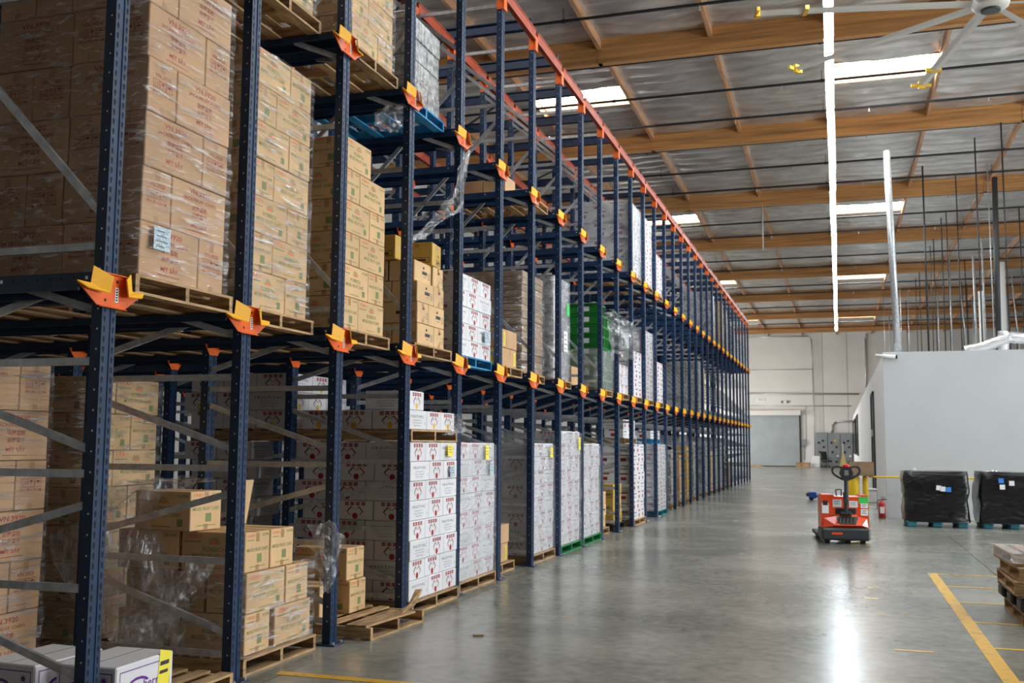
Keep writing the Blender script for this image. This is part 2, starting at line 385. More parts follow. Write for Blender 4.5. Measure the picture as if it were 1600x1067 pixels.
for k, x in enumerate(PX):
    if x < XL or x > XR - .1: continue
    for j in range(len(BY)):
        y0 = BY[j] + 0.2; y1 = BY[j + 1] if j + 1 < len(BY) else YF
        b = MB(); z0, z1 = deck_z(y0), deck_z(y1)
        b.bar((x, y0, z0 - 0.12), (x, y1, z1 - 0.12), 0.09, 0.26, 'purlin')
        b.bar((x + 0.06, y0, z0 - 0.02), (x + 0.06, y1, z1 - 0.02), 0.035, 0.05, 'foiltape')
        b.bar((x - 0.06, y0, z0 - 0.02), (x - 0.06, y1, z1 - 0.02), 0.035, 0.05, 'foiltape')
        b.box(x - 0.06, x + 0.06, y0, y0 + 0.07, z0 - 0.32, z0 - 0.1, 'rubber')
        ob('purlin', b.mesh('purlin'), ceil)
for j, y in enumerate(BY):
    z = deck_z(y)
    b = MB().box(XL, XR, y, y + 0.2, z - 0.6, z + 0.12, 'glulam')
    g = ob('ceiling_beam', b.mesh('ceiling_beam'), kind='structure')
    for x in (-12.2, -5.35, 5.2, 12.4, 20):
        ob('splice_plate', MB().box(x - 0.05, x + 0.05, y - 0.012, y + 0.212, z - 0.6, z - 0.05, 'glulam').mesh('splice_plate'), g)
n_sky = 0
for (k, j) in sorted(SKYB):
    x0 = k * 2.68 + 0.06; x1 = (k + 1) * 2.68 - 0.06; y0 = BY[j] + 0.21 + 2.85; y1 = y0 + 1.5
    n_sky += 1
    t = ob('window_%d' % n_sky, None, kind='structure', loc=(0, 0, 0))
    za, zb = deck_z(y0) + 0.16, deck_z(y1) + 0.16
    ob('pane', MB().add([(x0, y0, za), (x0, y1, zb), (x1, y1, zb), (x1, y0, za)], [(0, 1, 2, 3)], 'sky').mesh('pane'), t)
    b = MB()
    b.bar((x0, y0, za - 0.1), (x1, y0, za - 0.1), 0.04, 0.24, 'purlin'); b.bar((x0, y1, zb - 0.1), (x1, y1, zb - 0.1), 0.04, 0.24, 'purlin')
    b.bar((x0, y1 - 0.26, zb - 0.16), (x1, y1 - 0.26, zb - 0.16), 0.05, 0.04, 'purlin')
    b.bar((x0, y0, za - 0.1), (x0, y1, zb - 0.1), 0.03, 0.24, 'foiltape'); b.bar((x1, y0, za - 0.1), (x1, y1, zb - 0.1), 0.03, 0.24, 'foiltape')
    ob('frame', b.mesh('frame'), t)
# sprinkler pipes
pm = {}
n = 0
hd = MB().cyl((0, 0, 0), (0, 0, -0.09), 0.012, 'bolt_and_lit_hole', n=6).cyl((0, 0, -0.09), (0, 0, -0.1), 0.03, 'bolt_and_lit_hole', n=8).mesh('sprinkler_head')
cl = MB().cyl((-0.035, 0, 0), (0.035, 0, 0), 0.05, 'pipe', n=8).bar((0, 0, 0.02), (0, 0, 0.3), 0.012, 0.012, 'pipe').mesh('clamp')
pipe_me = MB().cyl((XL + .05, 0, 0), (XR - .05, 0, 0), 0.036, 'pipe', n=8).mesh('pipe')
for j, y in enumerate(BY[5:-1]):
    yn = BY[5 + j + 1]
    for q, yy in enumerate((y + 0.32, y + 0.32 + (yn - y) * 0.34, y + 0.32 + (yn - y) * 0.66)):
        n += 1
        zz = 11.25 - 0.01 * yy
        t = ob('sprinkler_pipe', None, loc=(0, yy, zz), label='black sprinkler pipe across the ceiling, %s one counted from the camera' % ORD[n], cat='pipe', group='ceiling sprinkler pipes')
        ob('pipe', pipe_me, t)
        for x in ((-8.1, -2.6, 1.0, 4.0, 9.0) if q != 1 else (-6.5, -1.2, 2.1, 6.2)):
            ob('sprinkler_head', hd, t, (x, 0, -0.03)); 
        for x in (-5.3, 0.1, 5.4): ob('clamp', cl, t, (x - 0.3, 0, 0))

# back wall details
dz = 4.15
door = ob('door_1', None, kind='structure', loc=(-6.0, YF - 0.02, 0))
b = MB(); nsl = 26
prof = []
for i in range(nsl):
    z0 = 0.06 + i * (dz - 0.1) / nsl; z1 = 0.06 + (i + 1) * (dz - 0.1) / nsl
    b.box(-2.95, 2.95, -0.09, -0.02, z0, z1 - 0.03, 'shutter'); b.box(-2.95, 2.95, -0.06, -0.02, z1 - 0.03, z1, 'shutter')
ob('shutter_curtain', b.mesh('shutter_curtain'), door)
ob('shutter_housing', MB().cbox(-3.1, 3.1, -0.45, 0, dz, dz + 0.42, 0.03, 'wallw').mesh('shutter_housing'), door)
for s in (-1, 1): ob('guide_rail', MB().box(3.0 * s - 0.06, 3.0 * s + 0.06, -0.14, 0, 0, dz, 'rubber').mesh('guide_rail'), door)
ob('bottom_bar', MB().box(-2.95, 2.95, -0.11, -0.02, 0.005, 0.07, 'rubber').mesh('bottom_bar'), door)
b = MB()
for x in (-1.15, 0.75): b.box(x - 0.012, x + 0.012, YF - 0.012, YF, 0, 10.9, 'greyink')
ob('trim_1', b.mesh('trim_1'), kind='structure')
def conduit(pts, r, label, k='galv', cat='conduit', clamps=True):
    if r < .04: pts = [(p[0], YF - r - .003, p[2]) for p in pts]
    t = ob('conduit', MB().tube(pts, r, k, n=8).mesh('conduit', True), label=label, cat=cat, group='wall conduits')
    return t
yw = YF - 0.1
conduit([(-7.2, yw - .14, 10.6), (-2.2, yw - .14, 10.6), (-1.95, yw - .14, 10.3), (-1.9, yw - .14, 8), (-1.87, yw - .14, 0.1)], 0.055, 'grey conduit dropping from the roof corner down to the electrical cabinets')
conduit([(-7.2, yw, 5.95), (1.6, yw, 5.85)], 0.06, 'thick grey conduit running level across the white back wall')
conduit([(-7.2, yw, 7.9), (-1.9, yw, 7.9)], 0.025, 'thin grey cable line crossing the upper back wall')
conduit([(-7.2, yw, 4.95), (1.0, yw, 4.9)], 0.035, 'thin grey conduit just above the roller shutter housing')
conduit([(2.3, yw, 10.7), (2.2, yw, 10.3), (2.15, yw, 5.5)], 0.07, 'pale pipe dropping down the back wall beside the office roof')
conduit([(-0.55, yw, 2.76), (-0.5, yw, 3.4), (-0.2, yw, 3.65), (1.4, yw, 3.7)], 0.07, 'grey conduit bending up and right from the cabinet tops')
conduit([(-2.5, yw, 4.9), (-2.55, yw, 4.5), (-2.55, yw, 2.2), (-2.75, yw, 0.6)], 0.022, 'thin grey conduit beside the roller shutter frame')
sg = ob('exit_sign', MB().cbox(-0.32, 0.32, -0.05, 0, -0.11, 0.11, 0.01, 'paper').mesh('exit_sign'), loc=(-6.05, YF, 5.42), label='small white exit sign above the roller shutter', cat='sign')
b = MB(); b.text('EXIT', Vector((0, -0.053, 0)), Vector((1, 0, 0)), Vector((0, 0, 1)), 0, 0, 0.4, 0.13, 'greenlight'); ob('lettering', b.mesh('lettering'), sg)
em = ob('emergency_light', MB().cbox(-0.14, 0.14, -0.09, 0, -0.1, 0.1, 0.01, 'paper').cyl((-0.22, -0.1, 0), (-0.22, 0.0, 0), 0.11, 'greyink').cyl((0.22, -0.1, 0), (0.22, -0.02, 0), 0.11, 'greyink').mesh('emergency_light'), loc=(-4.15, YF - .01, 5.25), label='emergency light with twin lamps above the roller shutter', cat='light')
cabs = [(-1.8, -0.85, 2.75), (-0.84, 0.1, 2.72), (0.11, 1.02, 2.72)]
for q, (x0, x1, h) in enumerate(cabs):
    t = ob('electrical_cabinet', MB().cbox(x0, x1, YF - 0.75, YF - 0.05, 0, h, 0.02, 'cabinet').mesh('electrical_cabinet'), label='%s tall grey electrical cabinet on the back wall' % ('left', 'middle', 'right')[q], cat='cabinet', group='electrical cabinets')
    yf = YF - 0.76
    for i in range(3):
        z0 = 0.1 + i * (h - 0.1) / 3
        ob('door', MB().cbox(x0 + 0.04, x1 - 0.04, yf - 0.015, yf + 0.03, z0, z0 + (h - 0.1) / 3 - 0.05, 0.008, 'cabinet').mesh('door'), t)
    for (px, pz, k) in ((0.25, 1.95, 'rubber'), (0.62, 1.6, 'rubber'), (0.3, 1.2, 'rubber'), (0.7, 0.9, 'paper'), (0.55, 2.1, 'yink' if q == 1 else 'rubber'), (0.15, 0.5, 'rubber'), (0.6, 0.45, 'rubber')):
        ob('meter', MB().cyl((x0 + px, yf - 0.05, pz), (x0 + px, yf, pz), 0.09, k, n=12).mesh('meter'), t)
ob('junction_box', MB().cbox(-0.16, 0.16, -0.14, 0, -0.25, 0.25, 0.01, 'cabinet').box(-0.02, 0.02, -0.03, 0, -1.4, -0.25, 'cabinet').mesh('junction_box'), loc=(-2.72, yw + 0.08, 1.95), label='grey switch box on the wall beside the roller shutter', cat='box')

# office block on the right
OX, OY, OH = 1.05, 26.0, 3.9
ob('wall_office_front', MB().box(OX, 15, OY, OY + 0.15, 0, OH, 'officew').mesh('wall_office_front'), kind='structure')
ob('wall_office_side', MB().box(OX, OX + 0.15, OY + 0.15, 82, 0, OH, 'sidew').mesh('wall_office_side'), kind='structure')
ob('ceiling_office', MB().box(OX, 15, OY, 82, OH, OH + 0.06, 'officew').mesh('ceiling_office'), kind='structure')
d2 = ob('door_2', None, kind='structure', loc=(OX, 34.2, 0))
ob('opening', MB().box(-0.02, -0.004, -1.1, 1.1, 0.0, 3.3, 'darkglass').mesh('opening'), d2)
ob('frame', MB().box(-0.05, 0, -1.18, -1.1, 0, 3.38, 'rubber').box(-0.05, 0, 1.1, 1.18, 0, 3.38, 'rubber').box(-0.05, 0, -1.18, 1.18, 3.3, 3.38, 'rubber').mesh('frame'), d2)
ob('closer_arm', MB().box(-0.1, -0.02, -1.0, -0.7, 2.0, 2.2, 'galv').mesh('closer_arm'), d2)
for q, (y0, y1) in enumerate(((61, 67), (71, 81))):
    t = ob('window_%d' % (n_sky + 1 + q), None, kind='structure')
    ob('pane', MB().box(OX - 0.02, OX - 0.004, y0, y1, 1.25, 3.4, 'darkglass').mesh('pane'), t)
    ob('frame', MB().box(OX - 0.06, OX - 0.001, y0 - 0.15, y0, 1.15, 3.5, 'rubber').box(OX - 0.06, OX - 0.001, y1, y1 + 0.15, 1.15, 3.5, 'rubber').box(OX - 0.06, OX - 0.001, y0, y1, 3.4, 3.5, 'rubber').box(OX - 0.06, OX - 0.001, y0, y1, 1.15, 1.25, 'rubber').mesh('frame'), t)

# floor markings
b = MB().box(1.09, 1.21, 2.5, 15.0, 0.0005, 0.003, 'line')
for y in (14.92, 13.66, 12.32, 10.98, 9.65, 8.35, 7.0): b.box(1.21, 3.6, y - 0.03, y + 0.03, 0.0005, 0.003, 'line')
ob('trim_2', b.mesh('trim_2'), kind='structure')
b = MB().box(-4.0, -1.2, 6.78, 6.88, 0.0005, 0.003, 'line')
ob('trim_3', b.mesh('trim_3'), kind='structure')
b = MB()
for (x, y, l_, w_) in ((.55, 9.3, .3, .05), (.35, 13.2, .12, .04), (.35, 11.2, .08, .03), (.6, 11.3, .06, .03), (-2.6, 9.9, .1, .03), (.3, 12.3, .14, .05), (-2.3, 6.9, .2, .04)): b.box(x - l_ / 2, x + l_ / 2, y - w_ / 2, y + w_ / 2, 0.0005, 0.0025, 'line')
ob('trim_4', b.mesh('trim_4'), kind='structure')

# ------------------------------------------------------------------ drive-in rack
XF = -4.12
def FY(n): return 4.974 + 1.474 * n
def LY(n): return 5.711 + 1.474 * n
NF = 32
PAIRS = [(0.0, 1.28), (2.77, 4.05), (5.54, 6.82)]
Z1, Z2 = 2.61, 5.27
def post_mesh(h, slots=True):
    b = MB()
    poly = [(-0.075, -0.06), (-0.0, -0.06), (0, -0.017), (-0.006, -0.012), (-0.006, 0.012), (0, 0.017), (0, 0.06), (-0.075, 0.06), (-0.075, 0.035), (-0.06, 0.035), (-0.06, -0.035), (-0.075, -0.035)]
    b.prism(poly, 0.01, h, 'navy')
    if slots:
        z = 0.12
        while z < h - 0.1:
            for y in (-0.038, 0.038):
                b.add([(0.0008, y - 0.010, z + 0.03), (0.0008, y - 0.005, z), (0.0008, y + 0.005, z), (0.0008, y + 0.010, z + 0.03), (0.0008, y, z + 0.041)], [(0, 1, 2, 3, 4)], 'hole')
            z += 0.06
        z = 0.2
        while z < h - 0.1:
            b.add([(-0.036, -0.0608, z - 0.005), (-0.026, -0.0608, z - 0.005), (-0.026, -0.0608, z + 0.005), (-0.036, -0.0608, z + 0.005)], [(0, 1, 2, 3)], 'bolt_and_lit_hole')  # pale squares painted for light showing through the side holes
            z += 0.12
    return b.mesh('post')
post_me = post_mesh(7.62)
HZ = [0.2, 0.85, 1.51, 2.17, 2.86, 4.5, 6.14, 7.5]
DG = [(0.34, 0.73), (1.34, 1.0), (1.64, 2.04), (2.70, 2.33), (3.03, 4.33), (5.96, 4.66), (6.31, 7.4)]
def channel(b, p, q, k='galv'):
    # thin C channel lying in the frame plane: web towards the camera side, two flanges
    p, q = Vector(p), Vector(q); d = (q - p).normalized(); nrm = Vector((0, -1, 0)); u = nrm.cross(d).normalized()
    b.bar(p, q, 0.046, 0.004, k, upv=nrm)
    for s in (-1, 1):
        o = u * 0.021 * s - nrm * 0.012
        b.bar(p + o, q + o, 0.004, 0.024, k, upv=nrm)
def brace_set(W):
    H = []; D = []
    for z in HZ:
        b = MB(); channel(b, (-0.03, -0.045, z), (-W - 0.045, -0.045, z)); H.append(b)
    for a, c in DG:
        b = MB(); channel(b, (-0.035, -0.04, a), (-W - 0.04, -0.04, c)); D.append(b)
    return H, D
Hs, Ds = brace_set(1.28)
H_me = [b.mesh('horizontal_brace') for b in Hs]; D_me = [b.mesh('diagonal_brace') for b in Ds]
allb = MB()
for b in Hs + Ds: allb.add(b.v, b.f, 'galv')
braces_me = allb.mesh('bracing')
plate_me = MB().cbox(-0.13, 0.06, -0.10, 0.10, 0, 0.012, 0.003, 'navy').cyl((0.035, 0.07, 0.01), (0.035, 0.07, 0.03), 0.012, 'bolt_and_lit_hole', n=6).cyl((0.035, -0.07, 0.01), (0.035, -0.07, 0.03), 0.012, 'bolt_and_lit_hole', n=6).mesh('base_plate')
def rail_mesh(sd, L_):
    b = MB()
    y0, y1 = (0.085 * sd, 0.098 * sd); 
    b.box(-L_, -0.005, min(y0, y1), max(y0, y1), -0.07, 0.085, 'navy')
    a, c = 0.098 * sd, 0.262 * sd
    b.box(-L_, -0.005, min(a, c), max(a, c), -0.012, 0.0, 'navy')
    e, f = 0.25 * sd, 0.262 * sd
    b.box(-L_, -0.005, min(e, f), max(e, f), -0.05, -0.012, 'navy')
    yo = 0.0995 * sd if sd > 0 else 0.0995 * sd
    x = -0.09; i = 0
    while x > -L_:
        k = 'bolt_and_lit_hole' if i % 7 == 0 else 'hole'; r = 0.010 if i % 7 == 0 else 0.006
        for zz in (0.05,):
            vv = [(x - r, yo, zz - r), (x + r, yo, zz - r), (x + r, yo, zz + r), (x - r, yo, zz + r)]
            b.add(vv, [(0, 1, 2, 3) if sd < 0 else (3, 2, 1, 0)], k)
        x -= 0.09; i += 1
    return b.mesh('rail')
rails = {(s, L_): rail_mesh(s, L_) for s in (-1, 1) for L_ in (6.9, 4.15)}
arm_me = {}
for s in (-1, 1):
    b = MB(); channel(b, (-0.06, 0.03 * s, -0.14), (-0.42, 0.2 * s, -0.02)); arm_me[s] = b.mesh('rail_arm')
# front guide bracket
b = MB()
b.sheet([(0.012, -0.12, -0.118), (0.012, 0.12, -0.118), (0.012, 0.285, -0.006), (0.012, 0.16, -0.002), (0.012, 0.125, 0.075), (0.012, -0.125, 0.075), (0.012, -0.16, -0.002), (0.012, -0.285, -0.006)], 0.008, 'orange')
b.sheet([(0.012, -0.125, 0.075), (0.03, -0.12, 0.082), (0.03, 0.12, 0.082), (0.012, 0.125, 0.075)], 0.004, 'orange')
b.sheet([(0.03, -0.12, -0.125), (0.012, -0.12, -0.118), (0.012, 0.12, -0.118), (0.03, 0.12, -0.125)], 0.004, 'orange')
for y in (-0.055, 0.045):
    for z in (0.04, -0.02, -0.08):
        b.add([(0.0135, y - 0.008, z - 0.008), (0.0135, y + 0.008, z - 0.008), (0.0135, y + 0.008, z + 0.008), (0.0135, y - 0.008, z + 0.008)], [(0, 1, 2, 3)], 'hole')
bracket_me = b.mesh('guide_bracket')
fin_me = {}
for s in (-1, 1):
    b = MB()
    f1 = [(0.014, 0.182 * s, 0.004), (0.072, 0.082 * s, -0.045), (0.072, 0.058 * s, 0.055), (0.014, 0.165 * s, 0.108)]
    f2 = [(0.014, 0.292 * s, 0.004), (0.014, 0.182 * s, 0.004), (0.072, 0.082 * s, -0.045), (0.045, 0.24 * s, -0.03)]
    b.sheet(f1 if s < 0 else f1[::-1], 0.007, 'yellow'); b.sheet(f2[::-1] if s < 0 else f2, 0.007, 'yellow')
    fin_me[s] = b.mesh('guide_fin')
b = MB(); b.box(0.012, 0.0145, 0.028, 0.056, -0.085, 0.005, 'paper')
for i in range(5): b.box(0.0146, 0.015, 0.034, 0.05, -0.075 + i * 0.016, -0.065 + i * 0.016, 'black')
tag_me = b.mesh('load_label')
rb_me = MB().sheet([(0.006, -0.06, -0.13), (0.006, 0.06, -0.13), (0.006, 0.15, -0.02), (0.006, 0.15, 0.01), (0.006, -0.15, 0.01), (0.006, -0.15, -0.02)], 0.006, 'orange').mesh('rail_bracket')
caps_me = MB().box(-0.09, 0.014, -0.066, 0.066, 7.44, 7.66, 'orange').mesh('beam_bracket')
def tie_mesh(L_):
    return MB().box(-L_, -0.05, -0.025, 0.025, 7.78, 7.94, 'navy').box(-L_, -0.05, -0.05, 0.05, 7.925, 7.94, 'navy').box(-L_, -0.05, -0.05, 0.05, 7.78, 7.795, 'navy').mesh('top_tie')
tie = {L_: tie_mesh(L_) for L_ in (6.9, 4.2)}
for n in range(NF):
    deep = n < 16; L_ = 6.9 if deep else 4.15
    fr = ob('rack_frame', None, loc=(XF, FY(n), 0), label='navy blue rack frame line with orange guide brackets, %s from the camera' % ORD[n + 1], cat='rack', group='rack frames along the aisle')
    for p, (d0, d1) in enumerate(PAIRS[:3 if deep else 2]):
        for d in (d0, d1):
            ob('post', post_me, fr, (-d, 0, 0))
            if n < 14 and d < 3: ob('base_plate', plate_me, fr, (-d, 0, 0))
            if p + (d == d1) > 0:
                for z in (Z1, Z2): ob('rail_bracket', rb_me, fr, (-d, 0, z))
            elif d == 0:
                pass
        if n < 14 and p < 2:
            for i, me in enumerate(H_me): ob('horizontal_brace', me, fr, (-d0, 0, 0))
            for i, me in enumerate(D_me): ob('diagonal_brace', me, fr, (-d0, 0, 0))
        else:
            ob('bracing', braces_me, fr, (-d0, 0, 0), kind='stuff')
    for z in (Z1, Z2):
        for s in (-1, 1):
            ob('rail', rails[(s, 6.9 if deep else 4.15)], fr, (0, 0, z))
            if n < 16: ob('rail_arm', arm_me[s], fr, (0, 0, z))
        br = ob('guide_bracket', bracket_me, fr, (0, 0, z))
        for s in (-1, 1): ob('guide_fin', fin_me[s], br)
        if n < 10: ob('load_label', tag_me, br)
    ob('top_tie', tie[6.9 if deep else 4.2], fr)
rows_d = (0.0, 1.28, 2.77, 4.05, 5.54)
seg = MB().box(-0.02, 0.03, 0.06, 1.414, 7.58, 7.74, 'beamorange').box(-0.03, 0.04, 0.06, 1.414, 7.73, 7.745, 'beamorange').box(-0.03, 0.04, 0.06, 1.414, 7.58, 7.595, 'beamorange').mesh('beam_segment')
for q, d in enumerate(rows_d):
    nn = NF - 1 if d < 4.1 else 15
    t = ob('top_beam', None, loc=(XF - d, 0, 0), label='red-orange beam line along the rack tops, %s row back from the aisle' % ORD[q + 1], cat='beam', group='orange top beams')
    for n in range(nn + 1):
        ob('beam_bracket', caps_me, t, (0.016, FY(n), 0))
        if n < nn: ob('beam_segment', seg, t, (0.0, FY(n), 0.0))
# thin plan bracing on the rack tops
for n in range(0, 16):
    b = MB(); s = 1 if n % 2 else -1
    b.bar((XF - 1.3, FY(n), 7.9), (XF - 2.75, FY(n + 1), 7.9), 0.03, 0.03, 'navy')
    ob('plan_brace', b.mesh('plan_brace'), label='thin navy rod bracing the rack top beyond the %s post' % ORD[n + 1], cat='brace', group='rack top rods')

# ------------------------------------------------------------------ cartons
FACES = {'y-': (Vector((1, 0, 0)), 0), 'y+': (Vector((-1, 0, 0)), 0), 'x+': (Vector((0, 1, 0)), 1), 'x-': (Vector((0, -1, 0)), 1)}
UPV = Vector((0, 0, 1))
def face_frames(l, w_):
    e = 0.0009
    return [(Vector((0, -w_ / 2 - e, 0)), Vector((1, 0, 0)), 'long'), (Vector((0, w_ / 2 + e, 0)), Vector((-1, 0, 0)), 'long'),
            (Vector((l / 2 + e, 0, 0)), Vector((0, 1, 0)), 'end'), (Vector((-l / 2 - e, 0, 0)), Vector((0, -1, 0)), 'end')]
GAP = 0.008
def carton_base(l, w_, h, k, tape=False):
    b = MB(); b.cbox(-l / 2, l / 2, -w_ / 2, w_ / 2, 0.002, h - 0.001, 0.006, k)
    b.box(-l / 2 + 0.01, l / 2 - 0.01, -0.0015, 0.0015, h - 0.001, h - 0.0004, 'hole')
    return b
def tape_mesh(l, w_, h):
    b = MB(); b.box(-l / 2 + 0.003, l / 2 - 0.003, -0.026, 0.026, h - 0.0008, h - 0.0002, 'tape')
    for s in (-1, 1):
        x = s * (l / 2 + 0.0006)
        b.add([(x, -0.024, h - 0.075), (x, 0.024, h - 0.075), (x, 0.024, h - 0.008), (x, -0.024, h - 0.008)], [(0, 1, 2, 3) if s > 0 else (3, 2, 1, 0)], 'tape')
        b.add([(x, -0.024, 0.008), (x, 0.024, 0.008), (x, 0.024, 0.05), (x, -0.024, 0.05)], [(0, 1, 2, 3) if s > 0 else (3, 2, 1, 0)], 'tape')
    return b.mesh('tape')
def outline(b, o, r, x0, x1, y0, y1, t, k):
    b.quadp(o, r, UPV, x0, x1, y0, y0 + t, k); b.quadp(o, r, UPV, x0, x1, y1 - t, y1, k)
    b.quadp(o, r, UPV, x0, x0 + t, y0, y1, k); b.quadp(o, r, UPV, x1 - t, x1, y0, y1, k)
def icons(b, o, r, cx, cy, s, k):
    for i in range(3):
        x = cx + (i - 1) * s * 1.08
        outline(b, o, r, x - s / 2, x + s / 2, cy - s / 2, cy + s / 2, s * 0.06, k)
        if i == 0:
            for d in (-0.18, 0.18):
                b.quadp(o, r, UPV, x + d * s - s * .04, x + d * s + s * .04, cy - s * .25, cy + s * .15, k)
                b.poly(o, r, UPV, [(x + d * s - s * .11, cy + s * .12), (x + d * s + s * .11, cy + s * .12), (x + d * s, cy + s * .3)], k)
            b.quadp(o, r, UPV, x - s * .32, x + s * .32, cy - s * .34, cy - s * .28, k)
        elif i == 1:
            b.poly(o, r, UPV, [(x - s * .05, cy), (x + s * .05, cy), (x + s * .24, cy + s * .15), (x + s * .2, cy + s * .32), (x - s * .2, cy + s * .32), (x - s * .24, cy + s * .15)], k)
            b.quadp(o, r, UPV, x - s * .02, x + s * .02, cy - s * .3, cy, k); b.quadp(o, r, UPV, x - s * .14, x + s * .14, cy - s * .33, cy - s * .28, k)
        else:
            b.poly(o, r, UPV, [(x - s * .32, cy + s * .02)] + [(x + s * .32 * cos(a), cy + s * .02 + s * .28 * sin(a)) for a in [pi - pi * q / 6 for q in range(1, 6)]] + [(x + s * .32, cy + s * .02)][::1], k)
            b.quadp(o, r, UPV, x - s * .02, x + s * .02, cy - s * .32, cy + s * .02, k)
def jack_mesh():
    l, w_, h = 0.612, 0.292, 0.356
    b = carton_base(l, w_, h, 'card')
    for o, r, f in face_frames(l, w_):
        if f == 'long':
            b.text('VN.3920', o, r, UPV, 0.0, 0.305, 0.24, 0.036, 'red'); b.text('JACKFRUIT CHIPS', o, r, UPV, 0.0, 0.248, 0.37, 0.032, 'brownink')
            b.text('菠蘿蜜乾', o, r, UPV, 0.0, 0.197, 0.17, 0.036, 'brownink'); b.text('波羅蜜干', o, r, UPV, 0.0, 0.147, 0.17, 0.036, 'brownink')
            b.text('MÍT SẤY', o, r, UPV, 0.0, 0.085, 0.18, 0.047, 'red'); b.quadp(o, r, UPV, -0.12, 0.11, 0.034, 0.039, 'brownink')
        else:
            b.text('VN.3920', o, r, UPV, 0.0, 0.255, 0.16, 0.028, 'brownink')
            icons(b, o, r, 0, 0.195, 0.062, 'brownink'); b.text('58 x 28 x 33 CM', o, r, UPV, 0.0, 0.142, 0.2, 0.02, 'brownink')
    return b.mesh('carton')
def sun(b, o, r, cx, cy, s):
    for i in range(9):
        a = pi * (i + 0.5) / 9
        b.poly(o, r, UPV, [(cx + cos(a - .17) * s * .52, cy + sin(a - .17) * s * .52), (cx + cos(a) * s, cy + sin(a) * s), (cx + cos(a + .17) * s * .52, cy + sin(a + .17) * s * .52)], 'green')
    b.poly(o, r, UPV, [(cx + cos(pi * i / 8) * s * .42, cy + sin(pi * i / 8) * s * .42) for i in range(9)], 'orangeink')
def fruit_mesh():
    l, w_, h = 0.552, 0.342, 0.298
    b = carton_base(l, w_, h, 'kraft')
    for o, r, f in face_frames(l, w_):
        if f == 'long':
            for i in range(4): b.text('水果脆片'[i], o, r, UPV, -0.235 + i * 0.042, 0.262, 0.03, 0.032, 'orangeink')
            b.quadp(o, r, UPV, -0.255, -0.10, 0.218, 0.226, 'green'); b.text('NO.3906', o, r, UPV, 0.2, 0.262, 0.11, 0.024, 'green')
            sun(b, o, r, 0.01, 0.205, 0.062)
            b.text('ROBBICH', o, r, UPV, 0.01, 0.168, 0.20, 0.034, 'green'); b.text('MIXED FRUIT CHIPS', o, r, UPV, 0.0, 0.118, 0.36, 0.032, 'green')
            b.quadp(o, r, UPV, 0.15, 0.205, 0.035, 0.09, 'green'); b.quadp(o, r, UPV, -0.1, 0.08, 0.028, 0.034, 'green')
        else:
            for i in range(4): b.text('水果脆片'[i], o, r, UPV, -0.135 + i * 0.03, 0.27, 0.022, 0.024, 'orangeink')
            b.text('NO.3906', o, r, UPV, 0.11, 0.27, 0.09, 0.02, 'green'); b.quadp(o, r, UPV, -0.15, -0.05, 0.235, 0.241, 'green')
            b.text('MIXED FRUIT CHIPS', o, r, UPV, 0.0, 0.165, 0.29, 0.026, 'green'); b.quadp(o, r, UPV, -0.005, 0.06, 0.065, 0.13, 'green')
            b.quadp(o, r, UPV, -0.1, 0.11, 0.036, 0.042, 'green')
    return b.mesh('carton')
def hands(b, o, r, cx, cy, s, fruit):
    for d in (-1, 1):
        k = 'black' if d < 0 else 'red'
        P = [(cx + d * s * 1.0, cy + s * .05), (cx + d * s * .45, cy + s * .62), (cx + d * s * .38, cy + s * .5), (cx + d * s * .85, cy + s * .02)]
        b.poly(o, r, UPV, P if d < 0 else P[::-1], k)
        P = [(cx + d * s * 1.0, cy + s * .05), (cx + d * s * .62, cy - s * .35), (cx + d * s * .56, cy - s * .28), (cx + d * s * .88, cy + s * .06)]
        b.poly(o, r, UPV, P[::-1] if d < 0 else P, 'brownink')
        P = [(cx + d * s * .45, cy + s * .6), (cx + d * s * .05, cy + s * .28), (cx + d * s * .08, cy + s * .22), (cx + d * s * .42, cy + s * .48)]
        b.poly(o, r, UPV, P if d < 0 else P[::-1], 'brownink')
    b.poly(o, r, UPV, [(cx + cos(2 * pi * i / 9) * s * .34, cy - s * .42 + sin(2 * pi * i / 9) * s * .34) for i in range(9)], fruit)
def white_mesh(fruit):
    l, w_, h = 0.492, 0.397, 0.197
    b = carton_base(l, w_, h, 'white')
    for o, r, f in face_frames(l, w_):
        if f == 'end':
            for i in range(4):
                x = (i - 1.5) * 0.062; outline(b, o, r, x - 0.022, x + 0.022, 0.146, 0.182, 0.008, 'red'); b.quadp(o, r, UPV, x - 0.009, x + 0.009, 0.155, 0.173, 'red')
            hands(b, o, r, 0, 0.082, 0.095, fruit)
        else:
            b.text('F R U I T I V A L', o, r, UPV, -0.01, 0.135, 0.33, 0.028, 'black'); b.text('®', o, r, UPV, 0.175, 0.152, 0.012, 0.012, 'black')
            for i, (wd, yy) in enumerate(((0.22, 0.095), (0.24, 0.068), (0.16, 0.041))):
                b.text(('FRESH FROZEN FRUIT PULP', 'PACKED AT THE ORCHARD GATE', 'PRODUCT OF ORIGIN')[i], o, r, UPV, -0.01, yy, wd, 0.011, 'greyink')
            b.quadp(o, r, UPV, 0.19, 0.215, 0.07, 0.075, 'greyink'); b.quadp(o, r, UPV, 0.2, 0.21, 0.045, 0.06, 'greyink')
    return b.mesh('carton')
